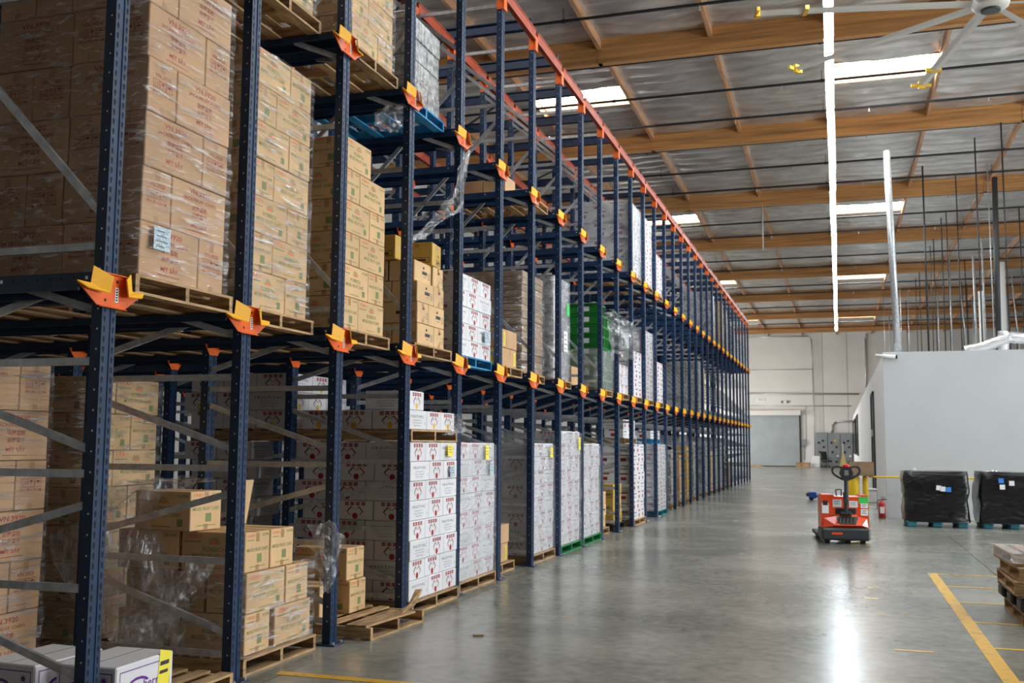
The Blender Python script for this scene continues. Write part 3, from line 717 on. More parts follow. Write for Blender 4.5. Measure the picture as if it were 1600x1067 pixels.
def kraft_mesh(l, w_, h, base_, style):
    l -= GAP; w_ -= GAP
    b = carton_base(l, w_, h, base_)
    for o, r, f in face_frames(l, w_):
        W = l if f == 'long' else w_
        if style == 'k':
            b.quadp(o, r, UPV, -0.02, W * .26, h * .42, h * .58, 'black') if f == 'long' else None
            for i in range(4): b.quadp(o, r, UPV, W * .3, W * .44, h * (.25 + .09 * i), h * (.29 + .09 * i), 'greyink')
            b.quadp(o, r, UPV, W * .02, W * .2, h * .28, h * .34, 'tape'); b.quadp(o, r, UPV, 0.0, 0.04, h * .68, h * .8, 'black')
        elif style == 'y':
            b.text('N20', o, r, UPV, W * .18 if f == 'end' else -W * .12, h * .5, 0.07, 0.03, 'black'); outline(b, o, r, -W * .1, W * .42, h * .12, h * .34, 0.006, 'black')
            b.quadp(o, r, UPV, 0, W * .33, h * .18, h * .27, 'black'); b.quadp(o, r, UPV, 0.02, 0.06, h * .78, h * .9, 'tape')
        elif style == 'p':
            b.quadp(o, r, UPV, W * .05, W * .28, h * .12, h * .85, 'ynote') if f == 'end' else None
            b.quadp(o, r, UPV, W * .12, W * .18, h * .2, h * .75, 'black') if f == 'end' else None
    return b.mesh('carton')
CT = {
 'jack': (0.62, 0.30, 0.358, [jack_mesh()], 'brown jackfruit carton'),
 'fruit': (0.56, 0.35, 0.300, [fruit_mesh()], 'brown mixed-fruit carton'),
 'white': (0.50, 0.405, 0.198, [white_mesh('red')], 'white red-fruit carton'),
 'whitey': (0.50, 0.405, 0.198, [white_mesh('yink')], 'white yellow-fruit carton'),
 'kraft': (0.46, 0.30, 0.225, [kraft_mesh(0.46, 0.30, 0.223, 'kraft', 'k')], 'kraft carton with black print'),
 'ochre': (0.44, 0.34, 0.26, [kraft_mesh(0.44, 0.34, 0.258, 'ochre', 'y')], 'ochre yellow carton'),
 'label': (0.46, 0.28, 0.25, [kraft_mesh(0.46, 0.28, 0.248, 'card', 'p')], 'brown yellow-label carton'),
 'plain': (0.50, 0.36, 0.32, [kraft_mesh(0.50, 0.36, 0.318, 'card', 'n')], 'plain brown carton'),
 'old': (0.58, 0.50, 0.10, [kraft_mesh(0.58, 0.50, 0.099, 'old', 'n')], 'flat brown cardboard bundle'),
 'sack': (0.55, 0.36, 0.24, [kraft_mesh(0.55, 0.36, 0.238, 'sack', 'n')], 'silver-grey wrapped pack'),
}
CNAME = {'jack': 'jackfruit_carton', 'fruit': 'mixed_fruit_carton', 'white': 'white_fruit_carton', 'whitey': 'white_fruit_carton', 'kraft': 'kraft_carton', 'ochre': 'ochre_carton', 'label': 'labelled_carton', 'plain': 'plain_carton', 'old': 'cardboard_bundle', 'sack': 'grey_pack'}
def layer(kind, alt):
    l, w_ = CT[kind][:2]
    if kind in ('jack', 'kraft'):
        A = [(0, 0, 'u'), (0, w_, 'u'), (0, 2 * w_, 'v'), (w_, 2 * w_, 'v'), (l, 0, 'v'), (l, l, 'v')]
        B = [(0, 0, 'v'), (w_, 0, 'u'), (w_, w_, 'u'), (0, l, 'u'), (0, l + w_, 'u'), (l, l, 'v')]
    elif kind in ('white', 'whitey'):
        A = [(0, 0, 'u'), (0, w_, 'u'), (0, 2 * w_, 'u'), (l, 0, 'v'), (l + w_, 0, 'v'), (l, l, 'v'), (l + w_, l, 'v')]
        B = [(0, 0, 'v'), (w_, 0, 'v'), (2 * w_, 0, 'u'), (0, l, 'u'), (0, l + w_, 'u'), (l, l + 0.0, 'u'), (l, l + w_, 'u')]
        B = [(0, 0, 'v'), (w_, 0, 'v'), (2 * w_, 0, 'u'), (0, l, 'u'), (0, l + w_, 'u')]
    else:
        A = [(0, 0, 'u'), (0, w_, 'u'), (0, 2 * w_, 'u'), (l, 0, 'v'), (l, l, 'v')]
        B = [(0, 0, 'v'), (0, l, 'v'), (w_, 0, 'u'), (w_, w_, 'u'), (w_, 2 * w_, 'u')]
    return B if alt else A
def width(kind):
    l, w_ = CT[kind][:2]
    return l + 2 * w_ if kind in ('white', 'whitey') else l + w_
ROWW = ['bottom row'] + [ORD[i] + ' row' for i in range(2, 30)]
FAR = MB(); TAPE = {}
def far_white(x, y, z, rotz):
    l, w_, h = CT['white'][:3]; b = MB(); b.box(-l / 2, l / 2, -w_ / 2, w_ / 2, 0.002, h - .003, 'white')
    for o, r, f in face_frames(l, w_):
        if f == 'end':
            b.quadp(o, r, UPV, -.1, .1, .15, .178, 'brownink'); b.quadp(o, r, UPV, -.06, .06, .03, .1, 'brownink')
        else: b.quadp(o, r, UPV, -.16, .16, .125, .148, 'greyink'); b.quadp(o, r, UPV, -.12, .12, .06, .075, 'greyink')
    c, s_ = cos(rotz), sin(rotz); o0 = len(FAR.v)
    FAR.v += [(x + p[0] * c - p[1] * s_, y + p[0] * s_ + p[1] * c, z + p[2]) for p in b.v]
    for f, m in zip(b.f, b.m): FAR.f.append(tuple(o0 + i for i in f)); FAR.m.append(FAR.mi(b.mats[m]))
def carton(kind, x, y, z, rotz, label, group):
    if kind == 'white' and y > LY(10) + .6: return far_white(x, y, z, rotz)
    c = ob(CNAME[kind], random.choice(CT[kind][3]), None, (x, y, z), rotz, label, 'carton', group)
    if kind in ('jack', 'fruit', 'kraft', 'ochre') and y < LY(4):
        if kind not in TAPE: l, w_, h = CT[kind][:3]; TAPE[kind] = tape_mesh(l - GAP, w_ - GAP, h - .002)
        ob('tape', TAPE[kind], c)
    return c
PAL = {}
def pallet(x, y, z, W, D, k, label, group='pallets in the rack', boards=True, rot=0.0):
    """x = aisle-side face, y = centre along the aisle; W along the aisle, D into the rack"""
    t = ob('pallet', None, None, (x, y, z), rot, label, 'pallet', group)
    kk = 'woodx' if k == 'wood' else k
    key = (W, D, k, boards)
    if key not in PAL:
        if boards:
            PAL[key] = (MB().box(-0.1, 0, -W / 2, W / 2, 0.107, 0.125, k).mesh('deck_board'), MB().box(-D, -0.002, -0.02, 0.02, 0.018, 0.107, kk).mesh('stringer'),
                        MB().box(-0.1, 0, -W / 2, W / 2, 0, 0.018, k).mesh('bottom_board'))
        else:
            b = MB()
            for i in range(6): xx = -i * (D - 0.1) / 5; b.box(xx - 0.1, xx, -W / 2, W / 2, 0.107, 0.125, k)
            for yy in (-W / 2 + 0.02, 0, W / 2 - 0.02): b.box(-D, -0.002, yy - 0.02, yy + 0.02, 0.018, 0.107, kk)
            for xx in (0, -D / 2 + .05, -D + 0.1): b.box(xx - 0.1, xx, -W / 2, W / 2, 0, 0.018, k)
            PAL[key] = b.mesh('pallet')
    if boards:
        d_, s_, b_ = PAL[key]
        for i in range(7): ob('deck_board', d_, t, (-i * (D - 0.1) / 6, random.uniform(-.004, .004), 0))
        for yy in (-W / 2 + 0.02, 0, W / 2 - 0.02): ob('stringer', s_, t, (0, yy, 0))
        for xx in (0, -D / 3 + 0.03, -2 * D / 3 + 0.06, -D + 0.1): ob('bottom_board', b_, t, (xx, 0, 0))
    else:
        t2 = t; bpy.data.objects.remove(t); t = ob('pallet', PAL[key], None, (x, y, z), rot, label, 'pallet', group)
    return t
def film(x0, x1, y0, y1, z0, z1, label, k='film', seed=0, amp=0.02, group='stretch film wraps'):
    """a sleeve of film round a load, x1 > x0 (x1 = aisle side)"""
    cx, cy = (x0 + x1) / 2, (y0 + y1) / 2; g = 0.014; c = 0.03
    P = []
    def seg(a, b_, n_):
        for i in range(n_): P.append((a[0] + (b_[0] - a[0]) * i / n_, a[1] + (b_[1] - a[1]) * i / n_))
    X0, X1, Y0, Y1 = x0 - g, x1 + g, y0 - g, y1 + g
    seg((X0 + c, Y0), (X1 - c, Y0), 12); seg((X1 - c, Y0), (X1, Y0 + c), 2); seg((X1, Y0 + c), (X1, Y1 - c), 14); seg((X1, Y1 - c), (X1 - c, Y1), 2)
    seg((X1 - c, Y1), (X0 + c, Y1), 8); seg((X0 + c, Y1), (X0, Y1 - c), 1); seg((X0, Y1 - c), (X0, Y0 + c), 6); seg((X0, Y0 + c), (X0 + c, Y0), 1)
    nz = max(6, int((z1 - z0) / 0.07)); V = []; F = []; n_ = len(P)
    for j in range(nz + 1):
        z = z0 + (z1 - z0) * j / nz
        for (px, py) in P:
            q = abs(noise.noise(Vector((px * 2.2 + seed, py * 2.2, z * 7 + py * 2)))) * amp
            sx = (px - cx) / (abs(X1 - X0) / 2); sy = (py - cy) / (abs(Y1 - Y0) / 2)
            zz = z + (0.03 * noise.noise(Vector((px * 3, py * 3, seed))) if j == nz else 0)
            V.append((px - cx + sx * q * (abs(sx) > .9), py - cy + sy * q * (abs(sy) > .9), zz - z0))
    for j in range(nz):
        for i in range(n_): F.append((j * n_ + i, j * n_ + (i + 1) % n_, (j + 1) * n_ + (i + 1) % n_, (j + 1) * n_ + i))
    b = MB().add(V, F, k)
    return ob('stretch_film', b.mesh('stretch_film', True), None, (cx, cy, z0), None, label, 'stretch film', group)
TIER = {0: 'floor level', 1: 'first tier', 2: 'second tier'}
def load(bay, tier, kind, rows, x=-4.17, dy=0.0, pal='wood', pw=1.06, pd=1.2, z=None, film_k=None, note='', only=None, skip=(), jit=0.008, film_top=0.0, yw_=None, startalt=0, faceonly=False, side=True, front=True, inner=False):
    zb = {0: 0.0, 1: Z1 + 0.001, 2: Z2 + 0.001}[tier] if z is None else z
    l, w_, h = CT[kind][:3]; W = width(kind)
    yc = LY(bay) + dy; where = '%s bay %s%s' % (TIER[tier], CARD[bay + 1], note)
    if pal: pallet(x + 0.03, yc, zb, pw, pd, pal, '%s pallet under %ss, %s' % ({'wood': 'wooden', 'bluepal': 'blue', 'greenpal': 'green', 'tealpal': 'teal', 'blackpal': 'black'}[pal], CT[kind][4].replace(' with black print', ''), where), boards=bay < 8)
    z0 = zb + (0.126 if pal else 0)
    y0 = yc - W / 2
    for r in range(rows):
        ox = random.uniform(-jit, jit); oy = random.uniform(-jit, jit)
        lay = layer(kind, (r + startalt) % 2)
        nf = 0; ns = 0
        for (u, v, o) in lay:
            du, dv = (l, w_) if o == 'u' else (w_, l)
            isf = v < 0.01; iss = u < 0.01 and side
            top_seen = inner or (r == rows - 1 and tier == 0 and z0 + rows * h < 1.72 and bay < 12 and not faceonly)
            low = tier == 0 and rows <= 3 and bay < 12 and not faceonly and not note and side
            if not (isf or iss or top_seen or low): continue
            if faceonly and not isf: continue
            if isf and not front: continue
            if isf: nf += 1; pos = '%s on aisle face' % ORD[nf]
            elif iss: ns += 1; pos = '%s behind on near side' % ORD[ns]
            else: ns += 1; pos = 'inner box %s' % CARD[ns]
            if (r, nf if isf else -ns) in skip: continue
            if only and not only(r, u, v): continue
            rz = (pi / 2 if o == 'u' else 0) + random.uniform(-.006, .006) + (pi if random.random() < .5 else 0)
            g_ = 0.004
            carton(kind, x - v - dv / 2 + ox - g_, y0 + u + du / 2 + oy, z0 + r * h, rz, '%s, %s, %s, %s' % (CT[kind][4].replace(' with black print', ''), ROWW[r], pos, where), 'cartons on %s' % where)
    zt = z0 + rows * h
    if film_k:
        dd = max(v + (w_ if o == 'u' else l) for (u, v, o) in layer(kind, 0))
        film(x - dd - 0.02, x + 0.006, y0 - 0.012, y0 + W + 0.012, z0 + 0.004, zt + film_top - 0.02, '%s film wrapped round the %ss, %s' % ('clear' if film_k == 'film' else 'hazy', CT[kind][4], where), film_k, bay * 3 + tier)
    return zt

# ---- bay 1 (between first and second posts)
load(0, 1, 'jack', 6, x=-4.15, dy=0.02, film_k='film', pw=1.06, pd=1.24)
load(0, 0, 'jack', 6, x=-5.62, dy=0.02, pw=1.06, pd=1.24, film_k='film', startalt=1)
# ---- bay 2
load(1, 1, 'fruit', 7, x=-4.30, film_k='film', pw=1.06)
load(1, 0, 'fruit', 7, x=-5.75, film_k='film', startalt=1)
load(1, 2, 'fruit', 4, x=-4.30, film_k='film', side=False)
# ---- bay 3
load(2, 1, 'fruit', 5, x=-4.26, startalt=1)
load(2, 2, 'fruit', 5, x=-4.22, film_k='film', side=False)
carton('fruit', -4.26 - 0.185, LY(2) - 0.16, Z1 + 0.127 + 5 * 0.3, pi / 2, 'lone brown mixed-fruit carton crowning the first tier stack of bay three', 'cartons on first tier bay three')
# ---- bay 4
load(3, 1, 'kraft', 3, x=-4.17, jit=0.012)
load(3, 0, 'white', 8, x=-4.10, pw=1.3, pd=1.22)
load(3, 0, 'white', 8, x=-5.46, pw=1.3, pd=1.22, note=' behind', front=False)
load(3, 0, 'whitey', 1, x=-4.14, z=0.126 + 8 * 0.198 + 0.004, pw=1.3, pd=1.22, note=' upper pallet')
load(3, 0, 'whitey', 3, x=-5.5, z=0.126 + 8 * 0.198 + 0.004, pw=1.3, pd=1.22, note=' upper rear')
load(3, 2, 'sack', 4, x=-4.3, pal='bluepal')
# ---- bay 5
load(4, 1, 'white', 5, x=-4.22, pal='bluepal', pw=1.2, pd=1.2)
load(4, 0, 'white', 8, x=-4.16, pw=1.3, film_k='filmsoft', side=False)
# ---- bay 6
load(5, 1, 'label', 2, x=-4.25)
load(5, 0, 'label', 2, x=-4.3, dy=-0.15, faceonly=True)
# ---- bay 7
load(6, 0, 'white', 8, x=-4.2, pw=1.3, film_k='filmsoft')
load(6, 1, 'old', 15, x=-4.35, film_k='film', pw=1.1)
load(6, 2, 'plain', 1, x=-4.3, only=lambda r, u, v: v > 0.3, inner=True)
# ---- bay 8
load(7, 0, 'white', 9, x=-4.15, pw=1.3, pal='greenpal', film_k='filmsoft', side=False)
load(7, 1, 'sack', 7, x=-4.3, film_k='filmsoft', side=False)
# ---- bay 9 and 10
load(8, 0, 'white', 8, x=-4.15, pw=1.3, pal='greenpal', film_k='filmsoft', side=False)
load(8, 1, 'plain', 1, x=-4.4, side=False)
load(9, 0, 'kraft', 3, x=-4.3)
load(10, 0, 'ochre', 3, x=-4.3, pal='blackpal')
load(10, 1, 'white', 3, x=-4.2, pw=1.2)
# ---- further bays
load(11, 0, 'white', 8, x=-4.15, pw=1.3)
load(11, 0, 'white', 2, x=-4.35, z=0.126 + 8 * 0.198 + 0.003, pw=1.3, note=' upper pallet', side=False)
load(11, 1, 'white', 5, x=-4.2, pw=1.2)
load(11, 2, 'white', 8, x=-4.2, pw=1.2, film_k='filmsoft')
load(12, 0, 'white', 9, x=-4.6, pw=1.3, side=False)
load(12, 1, 'white', 8, x=-4.2, pw=1.2, film_k='filmsoft', side=False)
load(12, 2, 'white', 8, x=-4.2, pw=1.2, side=False)
load(13, 0, 'white', 8, x=-4.15, pw=1.3, pal='tealpal', film_k='filmsoft')
load(13, 0, 'white', 1, x=-4.3, z=0.126 + 8 * 0.198 + 0.003, pal='bluepal', pw=1.2, note=' upper pallet', side=False)
load(13, 1, 'white', 5, x=-4.2, pw=1.2, side=False)
load(13, 2, 'white', 5, x=-4.2, pw=1.2, side=False)
load(14, 0, 'plain', 5, x=-4.5, side=False)
load(15, 0, 'sack', 6, x=-4.3)
load(16, 0, 'plain', 4, x=-4.3)
load(17, 0, 'ochre', 6, x=-4.3, side=False)
load(20, 1, 'plain', 5, x=-4.4)
load(18, 0, 'sack', 7, x=-4.3, side=False)
load(19, 1, 'sack', 7, x=-4.3)
load(20, 0, 'sack', 7, x=-4.3, side=False)
load(21, 0, 'kraft', 6, x=-4.3, side=False)
load(22, 0, 'sack', 6, x=-4.3, side=False)
load(21, 2, 'sack', 7, x=-4.2)
load(23, 2, 'kraft', 8, x=-4.2)
load(24, 2, 'sack', 7, x=-4.2, side=False)
load(26, 2, 'sack', 6, x=-4.2, side=False)
load(23, 0, 'sack', 7, x=-4.3, side=False)
load(25, 0, 'old', 9, x=-4.3, side=False)
ob('white_carton_rows', FAR.mesh('white_carton_rows'), None, label='distant white fruit cartons stacked on pallets in the far rack bays', cat='cartons', kind='stuff')
# pallets further back whose undersides show between the rails
for (bay, x) in ((0, -5.5), (1, -5.6), (2, -5.6), (3, -5.6), (4, -5.6), (0, -6.9), (1, -7.0), (2, -7.0)):
    pallet(x, LY(bay), Z1 + .001, 1.06, 1.2, 'wood', 'dark pallet %s on the first tier rails of bay %s' % ('two back' if x > -6 else 'three back', CARD[bay + 1]), boards=True)
for (bay, x) in ((0, -5.5), (1, -5.6), (2, -5.6), (2, -6.9)):
    pallet(x, LY(bay), Z2 + .001, 1.06, 1.2, 'wood', 'dark pallet %s on the second tier rails of bay %s' % ('two back' if x > -6 else 'three back', CARD[bay + 1]), boards=True)
pallet(-4.25, LY(0), Z2 + .001, 1.06, 1.2, 'wood', 'pallet at the front of the second tier, bay one')
# ------------------------------------------------------------------ low stacks, broken pallets and odd boxes in the first bays
# purple-printed white boxes in front of bay one, on a pallet
pallet(-4.0, LY(0) - 0.02, 0, 1.1, 1.2, 'wood', 'worn pallet under the purple-printed white boxes, floor level bay one')
def purple_box(l, w_, h):
    b = MB(); b.cbox(-l / 2, l / 2, -w_ / 2, w_ / 2, 0, h, 0.008, 'white')
    b.box(-l / 2 + .02, l / 2 - .02, -.003, .003, h - .0005, h + .0006, 'hole')
    for o, r, f in face_frames(l, w_):
        W = l if f == 'long' else w_
        outline(b, o, r, -W * .44, W * .44, h * .1, h * .86, 0.006, 'purple')
        P = [(-W * .12 + W * .2 * cos(a), h * .42 + h * .22 * sin(a)) for a in [2 * pi * i / 14 for i in range(14)]]
        for i in range(14):
            x, y = P[i]; x2, y2 = P[(i + 1) % 14]
            if i not in (0, 13): b.poly(o, r, UPV, [(x, y), (x2, y2), (x2 * .8 - W * .024, h * .42 + (y2 - h * .42) * .7), (x * .8 - W * .024, h * .42 + (y - h * .42) * .7)][::-1], 'purple')
        b.text('herry', o, r, UPV, W * .14, h * .4, W * .34, h * .26, 'purple')
        for i in range(8):
            a = 2 * pi * i / 8; cx, cy, s_ = W * .3, h * .68, h * .1
            b.poly(o, r, UPV, [(cx + s_ * .5 * cos(a - .3), cy + s_ * .5 * sin(a - .3)), (cx + s_ * 1.3 * cos(a), cy + s_ * 1.3 * sin(a)), (cx + s_ * .5 * cos(a + .3), cy + s_ * .5 * sin(a + .3))], 'purple')
        b.poly(o, r, UPV, [(W * .3 + h * .06 * cos(2 * pi * i / 8), h * .68 + h * .06 * sin(2 * pi * i / 8)) for i in range(8)], 'purple')
    return b.mesh('purple_print_box')
pb = purple_box(0.56, 0.42, 0.25)
p1 = ob('produce_box', pb, None, (-4.28, LY(0) - 0.33, 0.126), pi / 2 + .03, 'white purple-printed box with a yellow tag, beside the first post', 'box', 'purple-printed boxes')
p2 = ob('produce_box', pb, None, (-4.75, LY(0) - 0.42, 0.126), pi / 2 - .05, 'white purple-printed box behind the tagged one, left of first post', 'box', 'purple-printed boxes')
b = MB(); b.poly(Vector((0, 0, 0)), Vector((1, 0, 0)), Vector((0, 0, 1)), [(-.07, -.14), (.05, -.14), (.08, .12), (-.04, .15)], 'ynote')
b.poly(Vector((0, -.001, 0)), Vector((1, 0, 0)), Vector((0, 0, 1)), [(-.04, .05), (.05, .05), (.055, .075), (-.035, .075)], 'black'); b.poly(Vector((0, -.001, 0)), Vector((1, 0, 0)), Vector((0, 0, 1)), [(-.045, 0), (.04, 0), (.045, .02), (-.04, .02)], 'black')
ob('yellow_tag', b.mesh('yellow_tag'), p1, (0.18, -0.2125, 0.13))
# low wrapped stack, bay two
pallet(-4.16, LY(1) - 0.03, 0, 1.08, 1.2, 'wood', 'grey-brown pallet under the low film-wrapped cartons, floor level bay two')
wb2 = 'low stack floor level bay two'
yb = LY(1) - 0.5; xf = -4.2
def fc(kind, u, v, z, o, label, du=0, rz=0):
    l, w_ = CT[kind][:2]; a, c = (l, w_) if o == 'u' else (w_, l)
    return carton(kind, xf - v - c / 2, yb + u + a / 2, z, (pi / 2 if o == 'u' else 0) + rz, label, 'cartons of the ' + wb2)
z = 0.127
fc('fruit', 0.0, 0, z, 'v', 'mixed-fruit carton, bottom left at the aisle, ' + wb2); fc('fruit', 0.42, 0, z, 'u', 'mixed-fruit carton, bottom right at the aisle, ' + wb2)
fc('fruit', 0, .57, z, 'v', 'mixed-fruit carton, bottom near side second back, ' + wb2); fc('fruit', .4, .4, z, 'u', 'mixed-fruit carton, bottom inside, ' + wb2)
z += .3
fc('fruit', 0.0, 0, z, 'u', 'mixed-fruit carton, middle row left at the aisle, ' + wb2, rz=.01); fc('fruit', 0.575, 0, z, 'v', 'mixed-fruit carton, middle row right at the aisle, ' + wb2)
fc('fruit', 0.0, .36, z, 'u', 'mixed-fruit carton, middle row near side second back, ' + wb2); fc('fruit', 0, .72, z, 'u', 'mixed-fruit carton, middle row near side third back, ' + wb2)
z += .3
fc('fruit', 0.0, .02, z, 'v', 'mixed-fruit carton, top row left with an open top, ' + wb2); fc('fruit', 0.36, 0.02, z, 'v', 'mixed-fruit carton, top row right beside the open one, ' + wb2)
fc('fruit', 0.0, .6, z, 'v', 'mixed-fruit carton, top row near side second back, ' + wb2)
z += .3
fc('fruit', -0.06, .42, z, 'v', 'mixed-fruit carton set askew crowning the low stack, bay two', rz=-.12)
fl = ob('cardboard_flap', MB().sheet([(0, 0, 0), (0, .2, 0), (.03, .25, .36), (.03, .0, .36)], .006, 'kraft').mesh('cardboard_flap'), None, (xf - .5, yb + .56, 0.127 + .9), None, 'upright loose cardboard flap on the low stack, bay two', 'cardboard')
film(xf - 1.1, xf + .008, yb - .012, yb + .99, 0.1, 0.127 + .62, 'clear film round the low carton stack, floor level bay two', 'film', 41, 0.03)
# torn film hanging off a load
def torn(pts, label, seed, k='filmtorn', wid=0.25, n=14):
    b = MB(); V = []; F = []; m = 9
    for i in range(n + 1):
        t = i / n * (len(pts) - 1); a = min(int(t), len(pts) - 2); f = t - a
        p = Vector(pts[a][:3]).lerp(Vector(pts[a + 1][:3]), f); ww = pts[a][3] * (1 - f) + pts[a + 1][3] * f
        for j in range(m + 1):
            s_ = (j / m - .5) * ww
            q = noise.noise_vector(Vector((i * .55, j * .6, seed))) * (0.05 + .12 * ww)
            V.append((p.x + s_ * .9 + q.x, p.y + s_ * .35 + q.y * .8, p.z + q.z * .6))
    for i in range(n):
        for j in range(m): a = i * (m + 1) + j; F.append((a, a + 1, a + m + 2, a + m + 1))
    c = Vector(V[0]); b.add([Vector(v) - c for v in V], F, k)
    return ob('torn_film', b.mesh('torn_film', True), None, tuple(c), None, label, 'stretch film', 'torn hanging films')
yl = yb - 0.08
torn([(-4.6, yl + .05, 1.42, .25), (-5.05, yl - .02, 1.38, .5), (-5.3, yl - .06, .95, .95), (-5.1, yl - .08, .5, .9), (-4.85, yl - .1, .16, .45)], 'crumpled torn film hanging beside the low stack, bay two', 3)
torn([(-4.5, yl, .85, .15), (-4.65, yl - .04, .62, .3), (-4.95, yl - .06, .35, .35), (-5.0, yl - .06, .18, .3)], 'second loop of torn film on the low stack side, bay two', 9)
torn([(-4.12, yb + .99, 1.02, .22), (-4.1, yb + 1.08, .85, .3), (-4.12, yb + 1.1, .6, .16), (-4.14, yb + 1.09, .45, .1)], 'bunched film at the right corner of the low stack, bay two', 5)
torn([(-4.05, 10.86, 5.1, .06), (-4.08, 10.72, 4.7, .1), (-4.1, 10.45, 4.3, .28), (-4.2, 10.0, 4.0, .12), (-4.3, 9.6, 3.72, .1)], 'long torn film hanging from the bracket by the fifth post', 6)
torn([(-4.08, FY(3) + .0, 5.46, .25), (-4.02, FY(3) + .05, 5.34, .3), (-4.02, FY(3) + .12, 5.2, .1)], 'crumpled film draped over the upper bracket of the fourth post', 7)
torn([(-4.25, FY(3) - .12, 5.16, .2), (-4.3, FY(3) - .2, 5.02, .34), (-4.3, FY(3) - .16, 4.86, .2)], 'clump of film dangling under the rail beside the fourth post', 8)
# broken pallet, bay three
t = ob('pallet', None, None, (-3.86, LY(2) + .03, 0), -.05, 'broken empty pallet jutting into the aisle with a split board, bay three', 'pallet', 'pallets in the rack')
W, D = 1.06, 1.2
for yy in (-W / 2 + .02, 0, W / 2 - .02): ob('stringer', MB().box(-D, 0, yy - .02, yy + .02, .018, .107, 'woodx').mesh('stringer'), t)
for i, (xx, y1, rz) in enumerate(((-.02, .35, -.05), (-.16, .35, .03), (-.36, .5, 0), (-.55, .53, 0.01), (-.76, .53, 0), (-.95, .53, 0), (-1.1, .53, 0))):
    ob('deck_board', MB().box(-.1, 0, -W / 2, y1, .108, .126, 'wood').mesh('deck_board'), t, (xx, 0, 0), rz)
for xx in (0, -.55, -1.1): ob('bottom_board', MB().box(xx - .1, xx, -W / 2, W / 2, 0, .018, 'wood').mesh('bottom_board'), t)
b = MB(); b.sheet([(0, 0, 0), (.05, .0, .0), (.09, .2, .06), (.06, .42, .17), (.0, .4, .17), (.03, .2, .06)], .016, 'wood'); ob('split_board', b.mesh('split_board'), t, (-.12, .18, .12))
pallet(-4.75, LY(2) - .1, 0.127, 1.0, 0.6, 'wood', 'short pallet lying across the broken pallet, bay three') if False else None
carton('fruit', -4.62, LY(2) + .16, 0.127, 0.02, 'lower of two mixed-fruit cartons stacked on the broken pallet, bay three', 'pair on the broken pallet')
carton('fruit', -4.64, LY(2) + .15, 0.427, -.02, 'upper of two mixed-fruit cartons stacked on the broken pallet, bay three', 'pair on the broken pallet')
carton('fruit', -4.7, LY(2) - .27, 0.127, 0.03, 'mixed-fruit carton left of the stacked pair on the broken pallet, bay three', 'pair on the broken pallet')
# second layer pieces on bay four first tier
zk = Z1 + .127
yk = LY(3) - .38
for (u, v, zz, o, lb) in ((0.0, 0.02, 3, 'u', 'fourth row left at the aisle'), (.47, .0, 3, 'v', 'fourth row right at the aisle'), (0.0, .33, 3, 'u', 'fourth row left second back')):
    a, c = (.46, .3) if o == 'u' else (.3, .46)
    carton('kraft', -4.2 - v - c / 2, yk + u + a / 2, zk + zz * .225, pi / 2 if o == 'u' else 0, 'kraft carton, %s, first tier bay four' % lb, 'cartons on first tier bay four')
carton('ochre', -4.42, yk + .55, zk + 4 * .225, 0.1, 'ochre yellow carton at top right of first tier stack, bay four', 'ochre cartons')
carton('ochre', -4.62, yk + .1, zk + 4 * .225, -.05, 'ochre yellow carton at top left of first tier stack, bay four', 'ochre cartons')
# white small carton topping bay four floor stack
carton('whitey', -4.42, LY(3) - .38, 0.126 * 2 + 9 * .198 + .006, 0.02, 'lone white yellow-fruit carton topping the upper pallet, floor level bay four', 'cartons on floor level bay four upper pallet')
def note(x, y, z, w_, h, k, label, rows=3):
    b = MB(); b.box(0, 0.002, -w_ / 2, w_ / 2, -h / 2, h / 2, k)
    for i in range(rows): b.box(0.0021, 0.0025, -w_ * .35, w_ * (.15 + .2 * ((i * 7) % 3) / 2), h * (.28 - .22 * i), h * (.34 - .22 * i), 'greyink')
    return ob('label_sheet', b.mesh('label_sheet'), None, (x, y, z), random.uniform(-.04, .04), label, 'label', 'paper labels')
note(-4.122, LY(0) - .27, 2.61 + .127 + .26, .17, .15, 'bluepaper', 'pale blue shipping label on the lowest wrapped jackfruit carton', 4)
note(-4.082, LY(3) + .37, .126 + 7.55 * .198, .15, .12, 'ynote', 'yellow sticky note on the top white carton, bay four')
note(-4.082, LY(3) + .44, .126 + 6.4 * .198, .15, .12, 'bluepaper', 'pale blue label one row under the yellow note, bay four')
note(-4.13, LY(4) + .27, .126 + 7.4 * .198, .13, .17, 'ynote', 'yellow note on the wrapped white stack, floor level bay five')
note(-4.13, LY(4) + .45, .126 + 6.4 * .198, .15, .17, 'bluepaper', 'pale blue label on the wrapped white stack, floor level bay five')
note(-4.17, LY(6) + .42, .126 + 7.3 * .198, .13, .15, 'ynote', 'yellow note on the wrapped white stack, floor level bay seven')
note(-4.12, LY(7) + .5, .126 + 8.0 * .198, .13, .2, 'ynote', 'yellow note on the wrapped white stack, floor level bay eight')
note(-4.19, LY(4) + .4, 2.737 + 1.5 * .198, .16, .14, 'bluepaper', 'pale blue label on the white stack, first tier bay five')
note(-4.27, LY(7) - .3, 2.737 + 1.45, .18, .2, 'brightgreen', 'green tag on the wrapped grey packs, first tier bay eight', 1)
note(-4.27, LY(7) + .3, 2.737 + 1.2, .18, .2, 'brightgreen', 'second green tag on the wrapped grey packs, first tier bay eight', 1)
note(-4.27, LY(7) + .15, 2.737 + .65, .2, .34, 'paper', 'white sheet on the wrapped grey packs, first tier bay eight', 4)
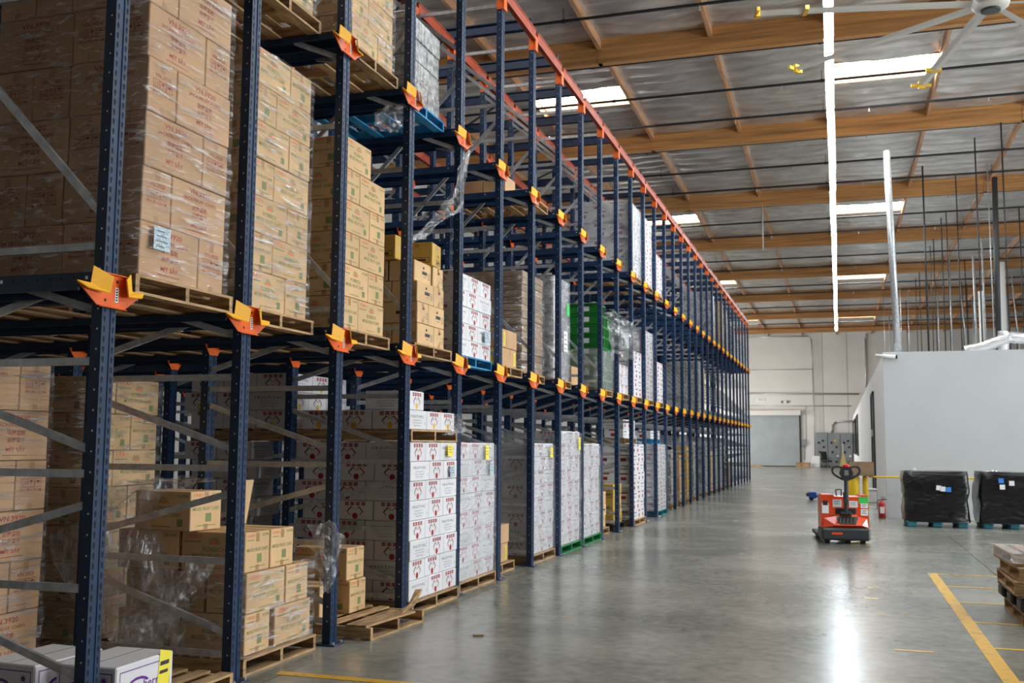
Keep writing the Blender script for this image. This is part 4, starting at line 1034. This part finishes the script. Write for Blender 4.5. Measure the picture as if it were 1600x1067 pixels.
# green crates, bay ten first tier
pallet(-4.2, LY(9), Z1, 1.1, 1.2, 'wood', 'wooden pallet under the green crates, first tier bay ten', boards=False)
b = MB(); cw, cd, ch = .54, .58, .2
b.cbox(-cd / 2, cd / 2, -cw / 2, cw / 2, 0, ch * .9, .01, 'crate'); b.box(-cd / 2 - .012, cd / 2 + .012, -cw / 2 - .012, cw / 2 + .012, ch * .82, ch - .004, 'crate')
for s in (-1, 1):
    b.box(-.11, .11, s * (cw / 2 + .001) - .001, s * (cw / 2 + .001) + .001, ch * .25, ch * .7, 'paper')
    for i in range(5): b.box(cd / 2 - .001, cd / 2 + .008, -cw / 2 + .04 + i * .11, -cw / 2 + .06 + i * .11, .01, ch * .8, 'crate')
crate = b.mesh('crate')
for r in range(8):
    for c in range(2):
        for d in range(2):
            if r == 7 and (c == 1): continue
            if d == 1 and c == 1 and r < 7: continue
            ob('crate', crate, None, (-4.52 - d * .6, LY(9) - .28 + c * .56, Z1 + .127 + r * .2), 0, 'green plastic crate, %s up, %s, first tier bay ten' % (ROWW[r], ('near front', 'far front', 'near rear', 'far rear')[d * 2 + c]), 'crate', 'green crates')
film(-5.42, -4.2, LY(9) - .57, LY(9) + .57, Z1 + .13, Z1 + .127 + .75, 'hazy film round the lower green crates, first tier bay ten', 'filmsoft', 77)
torn([(-4.3, LY(9) + .1, Z1 + 1.65, .5), (-4.05, LY(9) + .3, Z1 + 1.4, .7), (-3.95, LY(9) + .5, Z1 + 1.0, .6), (-3.9, LY(9) + .7, Z1 + .75, .3)], 'billowing loose film over the green crates, first tier bay ten', 11)

# ------------------------------------------------------------------ strip lights, fan
hous = MB().box(-.05, .05, 0, 2.40, 0.03, 0.075, 'whitemetal').box(-.085, .085, 0, 2.40, 0.024, 0.032, 'whitemetal').mesh('housing')
diff = MB().box(-.045, .045, 0.01, 2.39, -0.015, 0.024, 'led').mesh('diffuser')
wire = MB().bar((0, .2, 0.07), (-0.02, .2, 1.9), .006, .006, 'galv').bar((0, 2.2, 0.07), (-0.02, 2.2, 1.9), .006, .006, 'galv').mesh('hanging_wire')
def strip(x, y0, y1, label):
    t = ob('strip_light', None, None, (x, y0, 9.28), None, label, 'light', 'strip lights')
    y = 0; i = 0
    while y < y1 - y0:
        dx = 0.008 * sin(i * 1.3)
        ob('housing', hous, t, (dx, y, 0)); ob('diffuser', diff, t, (dx, y, 0)); ob('hanging_wire', wire, t, (dx, y, 0)); y += 2.42; i += 1
    return t
strip(0.0, 12, 69, 'long bluish white strip light hanging the length of the aisle')
strip(8.0, 8, 26, 'unseen strip light added for extra light over the open floor on the right')  # out-of-view lamp row, added as an extra light source
FX, FYY, FZ = 2.46, 17.1, 8.72
fan = ob('ceiling_fan', None, None, (FX, FYY, FZ), None, 'giant white ceiling fan with yellow blade tips above the aisle', 'fan')
ob('hub', MB().lathe([(.05, -.1), (.2, -.1), (.27, -.06), (.29, 0), (.27, .06), (.1, .1)], 'whitemetal', n=24).lathe([(.1, -.13), (.15, -.13), (.15, -.09), (.1, -.09)], 'dgrey', n=16).mesh('hub', True), fan)
ob('motor', MB().lathe([(.16, .08), (.17, .2), (.17, .5), (.08, .55)], 'whitemetal', n=16).mesh('motor', True), fan)
ob('down_rod', MB().cyl((0, 0, .5), (0, 0, 2.85), .04, 'whitemetal', n=10).mesh('down_rod'), fan)
b = MB()
for i in range(9):
    r0 = .25 + i * (3.4 / 8); tw = radians(16 - i * 1.2); hw = .085
    b.v += [(r0, -hw * cos(tw), -hw * sin(tw) - 0.0025 * r0 * r0), (r0, 0, .022 - 0.0025 * r0 * r0), (r0, hw * cos(tw), hw * sin(tw) - 0.0025 * r0 * r0), (r0, 0, -.008 - 0.0025 * r0 * r0)]
i0 = b.mi('whitemetal')
for i in range(8):
    for j in range(4): b.f.append((i * 4 + j, i * 4 + (j + 1) % 4, i * 4 + 4 + (j + 1) % 4, i * 4 + 4 + j)); b.m.append(i0)
blade = b.mesh('blade')
tip = MB().box(3.63, 3.67, -.19, .19, -.06, .0, 'fanyellow').box(3.6, 3.66, -.06, .06, -.1, 0.05, 'fanyellow').mesh('blade_tip')
band = MB().box(2.84, 2.9, -.14, .14, -.045, .02, 'fanyellow').mesh('tip_band')
for i in range(8):
    a = radians(-167.8 + 45 * i)
    bl = ob('blade', blade, fan, (0, 0, 0), a); ob('blade_tip', tip, bl); (ob('tip_band', band, bl) if i % 2 == 0 else None)

# ------------------------------------------------------------------ orange pallet truck
tr = ob('pallet_truck', None, None, (0.06, 18.98, 0), radians(7), 'orange powered pallet truck parked in the aisle, tiller towards us', 'pallet truck')
b = MB()
prof = [(-.40, .27), (.40, .27), (.40, .80), (.385, .84), (.29, .845), (.25, .81), (-.16, .81), (-.2, .845), (-.385, .845), (-.40, .80)]
V = [(x, -.02, z) for x, z in prof] + [(x, .5, z) for x, z in prof]; n_ = len(prof)
b.add(V, [tuple(range(n_)), tuple(reversed(range(n_, 2 * n_)))] + [(i, n_ + i, n_ + (i + 1) % n_, (i + 1) % n_) for i in range(n_)], 'truck')
b.sheet([(-.40, -.02, .27), (.40, -.02, .27), (.27, -.13, .32), (-.15, -.13, .32)][::1], .01, 'truck'); b.sheet([(-.15, -.13, .32), (.27, -.13, .32), (.2, -.02, .5), (-.1, -.02, .5)], .01, 'truck')
b.sheet([(.40, -.02, .27), (.38, -.02, .45), (.2, -.02, .5), (.27, -.13, .32)], .01, 'truck'); b.sheet([(-.40, -.02, .27), (-.15, -.13, .32), (-.1, -.02, .5), (-.38, -.02, .45)], .01, 'truck')
ob('body', b.mesh('body'), tr)
b = MB(); b.cbox(-.41, .41, -.16, .5, .06, .275, .035, 'dgrey'); b.cbox(-.415, .415, -.1, .46, .1, .22, .02, 'dgrey'); ob('skirt', b.mesh('skirt'), tr)
b = MB(); b.box(-.24, -.06, -.1625, -.16, .165, .2, 'truck'); ob('badge', b.mesh('badge'), tr)
b = MB(); b.cbox(-.17, .2, -.032, .0, .5, .62, .02, 'rubber'); ob('tiller_well', b.mesh('tiller_well'), tr)
b = MB(); b.sheet([(-.1, -.135, .35), (.17, -.135, .35), (.22, -.06, .47), (-.15, -.06, .47)], .015, 'dgrey')
for i in range(5): b.bar((-.12 + .06 * i, -.13 , .37), (-.12 + .06 * i + .02, -.075, .455), .035, .006, 'rubber')
ob('vent_grille', b.mesh('vent_grille'), tr)
b = MB(); b.tube([(.01, -.06, .5), (.012, -.16, .78), (.015, -.2, 1.12)], .036, 'dgrey', n=10); b.cbox(-.1, .12, -.12, -.0, .48, .56, .03, 'rubber'); b.cbox(-.035, .055, -.19, -.1, .7, .9, .01, 'dgrey'); ta = ob('tiller_arm', b.mesh('tiller_arm'), tr)
ob('label_plate', MB().box(-.012, .04, -.215, -.206, .86, .98, 'paper').mesh('label_plate'), ta, rot=(-.1, 0, 0))
b = MB()
b.add([(-.03, -.25, 1.1), (.06, -.25, 1.1), (.13, -.26, 1.22), (.09, -.26, 1.34), (-.06, -.26, 1.34), (-.1, -.26, 1.22), (-.03, -.16, 1.1), (.06, -.16, 1.1), (.13, -.17, 1.22), (.09, -.17, 1.34), (-.06, -.17, 1.34), (-.1, -.17, 1.22)],
      [(0, 1, 2, 3, 4, 5), (11, 10, 9, 8, 7, 6)] + [(i, 6 + i, 6 + (i + 1) % 6, (i + 1) % 6) for i in range(6)], 'rubber')
for s in (-1, 1):
    c = .015
    b.tube([(c + s * .05, -.21, 1.32), (c + s * .15, -.21, 1.345), (c + s * .21, -.21, 1.33), (c + s * .235, -.21, 1.27), (c + s * .21, -.21, 1.21), (c + s * .12, -.21, 1.15), (c + s * .03, -.21, 1.11)], .018, 'rubber', n=8)
hd_ = ob('handle', b.mesh('handle', False), tr)
ob('red_button', MB().cbox(-.035, .065, -.28, -.17, 1.33, 1.385, .02, 'lampred').mesh('red_button'), hd_)
ob('display', MB().box(-.02, .05, -.266, -.26, 1.19, 1.28, 'greyink').mesh('display'), hd_)
def sticker(x0, x1, z0, z1, k, nm='sticker', lines=0):
    b = MB(); b.box(x0, x1, -.0245, -.021, z0, z1, k)
    for i in range(lines): b.box(x0 + .02, x1 - .02 - .02 * (i % 2), -.0248, -.0245, z1 - .03 - i * .025, z1 - .02 - i * .025, 'greyink')
    ob(nm, b.mesh(nm), tr)
sticker(-.2, -.05, .63, .76, 'paper', lines=3); sticker(.08, .22, .63, .74, 'paper', lines=3); sticker(.27, .39, .49, .6, 'paper', lines=3); sticker(.27, .39, .62, .7, 'paper', lines=2); sticker(.24, .40, .7, .815, 'brightgreen', 'green_sticker', 1)
ob('document_pouch', MB().box(-.385, -.27, -.035, -.021, .52, .7, 'paper').box(-.37, -.285, -.037, -.034, .66, .74, 'rubber').mesh('document_pouch'), tr)
ob('lifting_ring', MB().tube([(-.12, .1, .82), (-.13, .1, .93), (-.03, .1, .93), (-.04, .1, .82)], .012, 'rubber', n=6).mesh('lifting_ring'), tr)
for s in (-1, 1): ob('fork', MB().cbox(.2 * s - .09 - .12, .2 * s + .09 - .12, .46, 1.55, .06, .13, .015, 'rubber').mesh('fork'), tr)
for x in (-.3, .05, .3): ob('wheel', MB().cyl((x - .04, .05, .075), (x + .04, .05, .075), .075, 'rubber', n=16).mesh('wheel'), tr)
for s in (-1, 1): ob('load_wheel', MB().cyl((.2 * s - .16, 1.4, .042), (.2 * s - .08, 1.4, .042), .042, 'rubber', n=12).mesh('load_wheel'), tr)
# blue hand pallet truck behind
t = ob('hand_pallet_truck', None, None, (-.74, 33.7, 0), radians(-88), 'low blue hand pallet truck lying behind the orange one', 'pallet truck')
for s in (-1, 1):
    ob('fork', MB().cbox(.19 * s - .08, .19 * s + .08, 0, 1.25, .1, .17, .012, 'bluesteel').mesh('fork'), t)
    ob('roller', MB().cyl((.19 * s - .04, 1.1, .05), (.19 * s + .04, 1.1, .05), .05, 'rubber', n=12).mesh('roller'), t)
ob('pump_body', MB().cbox(-.27, .27, -.22, .02, .06, .27, .03, 'bluesteel').cbox(-.25, .25, -.3, -.2, .12, .22, .02, 'rubber').mesh('pump_body'), t)
ob('steer_wheel', MB().cyl((-.1, -.14, .08), (.1, -.14, .08), .08, 'rubber', n=14).mesh('steer_wheel'), t)

# ------------------------------------------------------------------ black wrapped loads
def black_load(x, y, name_i, tags, seed):
    t = ob('wrapped_load', None, None, (x, y, 0), 0.02, '%s pallet load swathed in black film with paper tags, by the office wall' % name_i, 'pallet load', 'black wrapped loads')
    b = MB(); n_ = 44; nz = 14; V = []; F = []
    for j in range(nz + 1):
        f = j / nz; z = .11 + f * 1.06; sc = 1 + .04 * (1 - f) - .05 * max(0, f - .75) * 4 * .5
        for i in range(n_):
            a = 2 * pi * i / n_; e = 9
            cx = math.copysign(abs(cos(a)) ** (2 / e), cos(a)) * .63 * sc; cy = math.copysign(abs(sin(a)) ** (2 / e), sin(a)) * .52 * sc
            q = noise.noise_vector(Vector((cx * 2.5, cy * 2.5 + seed, z * 4))) * .065
            zz = z + (noise.noise(Vector((cx * 4, cy * 4, seed))) * .03 if f > .8 else 0)
            V.append((cx + q.x - .03 * (cx < 0) * f, cy + q.y, zz))
    for j in range(nz):
        for i in range(n_): F.append((j * n_ + i, j * n_ + (i + 1) % n_, (j + 1) * n_ + (i + 1) % n_, (j + 1) * n_ + i))
    V.append((0, 0, 1.15)); F += [(nz * n_ + i, nz * n_ + (i + 1) % n_, len(V) - 1) for i in range(n_)]
    b.add(V, F, 'blackfilm'); ob('film_cover', b.mesh('film_cover', True), t)
    for (tx, tz, k, r) in tags:
        ob('paper_tag', MB().box(tx - .05, tx + .05, -.58, -.565, tz - .05, tz + .05, k).mesh('paper_tag'), t, rot=(0, r, 0))
    pb_ = MB()
    for px in (-.5, 0, .5):
        for py in (-.4, 0, .4): pb_.cbox(px - .1, px + .1, py - .09, py + .09, 0, .12, .02, 'tealpal')
    pb_.box(-.62, .62, -.5, .5, .1, .125, 'tealpal'); ob('plastic_pallet', pb_.mesh('plastic_pallet'), t)
    tf = torn([(x - .45, y - .45, 1.16, .15), (x - .35, y - .4, 1.22, .18), (x - .25, y - .38, 1.17, .1)], 'wisp of clear film on top of the %s black load' % name_i, seed + 2)
black_load(1.93, 23.95, 'left', ((-.06, .83, 'paper', .12), (.12, .81, 'paper', 0), (.23, .8, 'dirtyblue', 0)), 2.0)
black_load(3.42, 24.0, 'right', ((-.24, 1.0, 'dirtyblue', 0), (-.22, .87, 'paper', 0), (-.04, .95, 'paper', 0)), 5.0)
# fire extinguisher
fe = ob('fire_extinguisher', MB().lathe([(.06, 0.0), (.085, .01), (.085, .33), (.06, .38), (.03, .4), (.03, .43)], 'redpaint', n=18).mesh('fire_extinguisher', True), None, (0.93, 25.9, 0), None, 'red fire extinguisher standing by the office corner', 'fire extinguisher')
ob('valve', MB().box(-.015, .1, -.015, .015, .43, .46, 'rubber').box(-.02, .08, -.012, .012, .48, .495, 'rubber').mesh('valve'), fe)
ob('hose', MB().tube([(-.03, 0, .44), (-.1, 0, .4), (-.11, 0, .2)], .012, 'rubber', n=6).mesh('hose', True), fe)
ob('label_plate', MB().box(-.05, .05, -.089, -.084, .12, .27, 'paper').mesh('label_plate'), fe)
# yellow bollards, bar and the cardboard box on them
for q, (x, r, w_) in enumerate(((.30, .13, 'wide'), (.56, .065, 'slim'))):
    ob('bollard', MB().lathe([(r, 0), (r, .97), (r * .8, 1.0), (r * .2, 1.01)], 'ybar', n=20).cyl((0, 0, 0), (0, 0, .012), r * 1.22, 'ybar', n=20).mesh('bollard', True), None, (x, 25.4, 0), None, '%s yellow bollard behind the orange pallet truck' % w_, 'bollard', 'yellow bollards')
br_ = ob('barrier_bar', MB().cyl((.56, 0, 0), (3.05, 0, -.0), .022, 'ybar', n=10).mesh('barrier_bar'), None, (.07, 25.4, .985), None, 'thin yellow bar running from the bollards in front of the office', 'barrier')
ob('bar_stand', MB().cyl((2.9, 0, -.985), (2.9, 0, 0), .02, 'ybar', n=8).cyl((2.9, 0, -.985), (2.9, 0, -.97), .1, 'ybar', n=12).mesh('bar_stand'), br_)
b = MB(); L2, W2, H2 = .56, .4, .32
b.box(-L2 / 2, L2 / 2, -W2 / 2, -W2 / 2 + .006, 0, H2, 'old'); b.box(-L2 / 2, L2 / 2, W2 / 2 - .006, W2 / 2, 0, H2, 'old'); b.box(-L2 / 2, -L2 / 2 + .006, -W2 / 2, W2 / 2, 0, H2, 'old'); b.box(L2 / 2 - .006, L2 / 2, -W2 / 2, W2 / 2, 0, H2, 'old'); b.box(-L2 / 2, L2 / 2, -W2 / 2, W2 / 2, 0, .006, 'old')
ob('open_carton', b.mesh('open_carton'), None, (.47, 25.4, 1.012), 0.05, 'open brown cardboard box perched on the yellow bollards', 'box')
t = ob('storage_bin', MB().cbox(-.19, .19, -.2, .2, 0, .36, .02, 'wallw').mesh('storage_bin'), None, (.86, 33.0, 0), 0, 'white lidded bin on the floor beside the office side wall', 'bin')
ob('lid', MB().cbox(-.21, .21, -.22, .22, .36, .42, .015, 'wallw').mesh('lid'), t)
t = ob('mop', MB().cyl((0, 0, .0), (0, 0, 1.78), .018, 'paper', n=8).mesh('mop'), None, (.12, 40, 0), None, 'white upright pole with a pale yellow cloth, beyond the pallet truck', 'mop')
b = MB(); b.lathe([(.14, .95), (.11, 1.1), (.06, 1.3), (.02, 1.45)], 'paleyellow', n=7); ob('cloth', b.mesh('cloth'), t); ob('base', MB().cyl((0, 0, 0), (0, 0, .05), .15, 'paper', n=14).mesh('base'), t)
# office chair and small things by the back wall
t = ob('office_chair', None, None, (-1.0, 83.8, 0), .5, 'black office chair in front of the electrical cabinets', 'chair')
for i in range(5):
    a = 2 * pi * i / 5; ob('leg', MB().bar((0, 0, .12), (.32 * cos(a), .32 * sin(a), .08), .05, .04, 'rubber').cyl((.32 * cos(a), .32 * sin(a) - .02, .035), (.32 * cos(a), .32 * sin(a) + .02, .035), .035, 'rubber').mesh('leg'), t)
ob('column', MB().cyl((0, 0, .1), (0, 0, .45), .03, 'rubber').mesh('column'), t)
ob('seat', MB().cbox(-.27, .27, -.27, .27, .45, .56, .04, 'rubber').mesh('seat'), t)
ob('backrest', MB().sheet([(-.26, .25, .6), (.26, .25, .6), (.24, .4, 1.25), (-.24, .4, 1.25)], .09, 'rubber').mesh('backrest'), t)
for s in (-1, 1): ob('armrest', MB().tube([(.3 * s, .2, .52), (.32 * s, .18, .76), (.32 * s, -.15, .76)], .03, 'rubber', n=6).mesh('armrest'), t)
for i in range(3): pallet(-2.2, 84.2, .128 * i, 1.1, 1.1, 'wood', '%s pallet of the small pile beside the roller shutter' % ('lowest', 'middle', 'topmost')[i], 'pallets by the back wall', boards=False)
ob('bin', MB().cbox(-.3, .3, -.25, .25, 0, .9, .02, 'paper').mesh('bin'), None, (-1.78, 84.3, 0), 0, 'white bin between the pallet pile and the office chair', 'bin')
pallet(-5.9, 84.6, 0, 1.1, 1.1, 'wood', 'lone pallet lying at the left foot of the roller shutter', 'pallets by the back wall', boards=False)
# pallet stack on the right
zs = 0; spec = [('wood', 10.95, 12.1, 1.63, 0.0), ('blackpal', 10.9, 12.2, 1.60, .02), ('wood', 10.95, 12.25, 1.58, -.015), ('wood', 10.98, 12.2, 1.62, .01), ('wood', 11.15, 12.2, 1.57, 0.03)]
hs_ = [.128, .15, .128, .128, .128]
for i, (k, y0, y1, x0, rz) in enumerate(spec):
    lb = ('lowest wooden pallet of the stack at the right edge', 'black plastic pallet second from the bottom of the stack', 'wooden pallet in the middle of the stack above the black one', 'wooden pallet just under the top of the right-hand stack', 'film-wrapped pallet topping the right-hand stack')[i]
    kk = k
    t = ob('pallet', None, None, (x0, (y0 + y1) / 2, zs), rz, lb, 'pallet', 'pallet stack by the marked bays')
    W = y1 - y0; D = 1.05
    if k == 'wood':
        for yy in (-W / 2 + .02, 0, W / 2 - .02): ob('stringer', MB().box(.002, D, yy - .02, yy + .02, .018, .107, 'woodx').mesh('stringer'), t)
        for q in range(7): ob('deck_board', MB().box(0, .1, -W / 2, W / 2, .107, .126, 'wood').mesh('deck_board'), t, (q * (D - .1) / 6, 0, 0))
        for q in range(3): ob('bottom_board', MB().box(0, .1, -W / 2, W / 2, 0, .018, 'wood').mesh('bottom_board'), t, (q * (D - .1) / 2, 0, 0))
        if i == 4:
            ob('film_wrap', MB().box(-.012, .3, -W / 2 - .01, W / 2 + .01, .03, .128, 'filmsoft').mesh('film_wrap'), t)
    else:
        b = MB().cbox(0, D, -W / 2, W / 2, .11, .148, .01, 'blackpal')
        for px in (.1, D / 2, D - .1):
            for yy in (-W / 2 + .12, 0, W / 2 - .12): b.cbox(px - .1, px + .1, yy - .12, yy + .12, 0, .12, .02, 'blackpal')
        ob('plastic_frame', b.mesh('plastic_frame'), t)
    zs += hs_[i]
# litter
ob('wood_chip', MB().cbox(-.05, .05, -.012, .012, 0, .014, .003, 'wood').mesh('wood_chip'), None, (-3.09, 8.69, 0.001), .4, 'small wood chip lying on the bare aisle floor', 'wood chip')

# ------------------------------------------------------------------ rods, conduits and duct over the office
def rod(x, y, z0, z1, r, k, label, x1=None, cat='rod', group='rods above the office'):
    x1 = x if x1 is None else x1
    return ob('hanging_rod' if r < .03 else 'conduit', MB().cyl((0, 0, 0), (x1 - x, 0, z1 - z0), r, k, n=8).mesh('hanging_rod', True), None, (x, y, z0), None, label, cat, group)
rod(1.45, 27, OH + .06, 9.2, .085, 'galv', 'thick bright galvanised conduit rising from the office corner', 1.33, 'conduit')
rods = [(4.6, 31, 11.0, 0.02, 'pipe'), (2.57, 32, 10.05, 0.024, 'pipe'), (3.8, 35, 10.44, 0.017, 'pipe'), (3.9, 31, 10.5, 0.02, 'pipe'), (3.6, 38, 9.71, 0.02, 'pipe'), (3.97, 40, 10.39, 0.018, 'pipe'), (5.77, 36, 9.48, 0.02, 'pipe'), (3.72, 44, 9.84, 0.018, 'pipe'), (4.03, 46, 10.5, 0.02, 'pipe'), (3.87, 52, 10.06, 0.02, 'pipe'), (3.91, 55, 10.22, 0.018, 'pipe'), (4.82, 48, 10.08, 0.03, 'galv'), (5.07, 42, 8.98, 0.045, 'galv'), (4.88, 38, 8.91, 0.03, 'galv'), (4.68, 58, 10.49, 0.045, 'galv'), (5.37, 60, 10.23, 0.03, 'galv'), (7.08, 62, 10.9, 0.02, 'pipe'), (4.47, 33, 10.25, 0.014, 'galv'), (3.96, 62, 10.77, 0.016, 'galv'), (3.44, 60, 10.85, 0.014, 'galv'), (2.73, 64, 10.9, 0.014, 'galv'), (8.25, 56, 9.37, 0.05, 'galv'), (9.24, 60, 9.55, 0.03, 'pipe'), (4.1, 66, 10.57, 0.02, 'pipe'), (3.3, 70, 10.6, .03, 'galv'), (5.9, 52, 10.6, .02, 'pipe'), (6.4, 58, 10.4, .02, 'pipe'), (7.6, 64, 10.4, .035, 'galv')]
for q, (x, y, zt, r, k) in enumerate(rods):
    rod(x, y, OH + .06, zt, r, k, '%s %s above the office roof, number %s in order of distance' % ('black' if k == 'pipe' else 'bare metal', 'rod' if r < .03 else 'conduit', CARD[q + 1]))
rod(5.75, 50, OH + .06, 9.7, .024, 'galv', 'slanted bare metal conduit above the office roof, leaning left', 5.41)
rod(7.13, 45, OH + .06, 8.7, .024, 'galv', 'slanted bare metal conduit above the office roof near the right edge', 6.82)
rod(4.30, 31, OH + .06, 9.31, .075, 'pipe', 'thick black pipe standing above the office roof', 4.38, 'pipe')
rod(5.75, 40, OH + .06, 8.36, .12, 'wallw', 'broad white column behind the thick black pipe', None, 'column')
rod(5.68, 45, OH + .06, 8.03, .12, 'wallw', 'second white column above the office roof, left of the black pipe', None, 'column')
t = ob('air_duct', None, None, (0, 0, 0), None, 'crinkled silver flexible duct lying on the office roof', 'duct')
def duct(pts, r0):
    b = MB(); V = []; F = []; n_ = 12; m = len(pts); seg_ = 10
    P = []
    for a, c in zip(pts[:-1], pts[1:]):
        for i in range(seg_): P.append(Vector(a).lerp(Vector(c), i / seg_))
    P.append(Vector(pts[-1]))
    for j, p in enumerate(P):
        d = (P[min(j + 1, len(P) - 1)] - P[max(j - 1, 0)]).normalized(); a_ = d.cross(Vector((0, 0, 1))).normalized(); b_ = d.cross(a_)
        r = r0 * (1 + .12 * (j % 2) + .15 * noise.noise(p * 2))
        for i in range(n_): V.append(p + (a_ * cos(2 * pi * i / n_) + b_ * sin(2 * pi * i / n_)) * r)
    for j in range(len(P) - 1):
        for i in range(n_): F.append((j * n_ + i, j * n_ + (i + 1) % n_, (j + 1) * n_ + (i + 1) % n_, (j + 1) * n_ + i))
    return b.add(V, F, 'sheet')
ob('duct_run', duct([(3.1, 28, 4.12), (3.5, 28, 4.2), (3.9, 28, 4.35), (4.15, 28, 4.45), (4.6, 28, 4.4), (6, 28.2, 4.35)], .13).mesh('duct_run', True), t)
ob('duct_branch', duct([(4.0, 28.0, 4.62), (4.02, 28.05, 4.3), (4.0, 28.1, 4.1)], .12).mesh('duct_branch', True), t)

rod(-2.58, 39.2, 9.1, 10.83, .022, 'whitemetal', 'slim white rod dangling from the roof near the rack top', None, 'rod')
t = ob('security_camera', MB().cyl((-.12, 0, 0), (.34, 0, -.03), .045, 'wallw', n=12).mesh('security_camera', True), None, (1.0, 25.93, 3.87), None, 'small white bullet camera at the top corner of the office wall', 'camera')
ob('lens', MB().cyl((.34, 0, -.03), (.38, 0, -.033), .047, 'rubber', n=12).mesh('lens', True), t)
ob('bracket', MB().box(-.05, .05, .03, .07, -.05, .02, 'galv').mesh('bracket'), t)
torn([(-4.06, LY(3) + .38, 2.02, .1), (-4.04, LY(3) + .52, 1.92, .16), (-4.05, LY(3) + .5, 1.82, .14), (-4.07, LY(3) + .3, 1.8, .16)], 'crumpled film tail stuffed in the upper pallet, floor level bay four', 21)
b = MB(); b.cbox(-.17, .17, -.15, .15, 0, .2, .006, 'kraft'); b.box(-.165, .165, -.152, -.15, .12, .17, 'greyink'); 
ob('small_carton', b.mesh('small_carton'), None, (-4.1, 4.5, 0), pi / 2, 'small brown carton on the floor left of the purple-printed boxes', 'box')
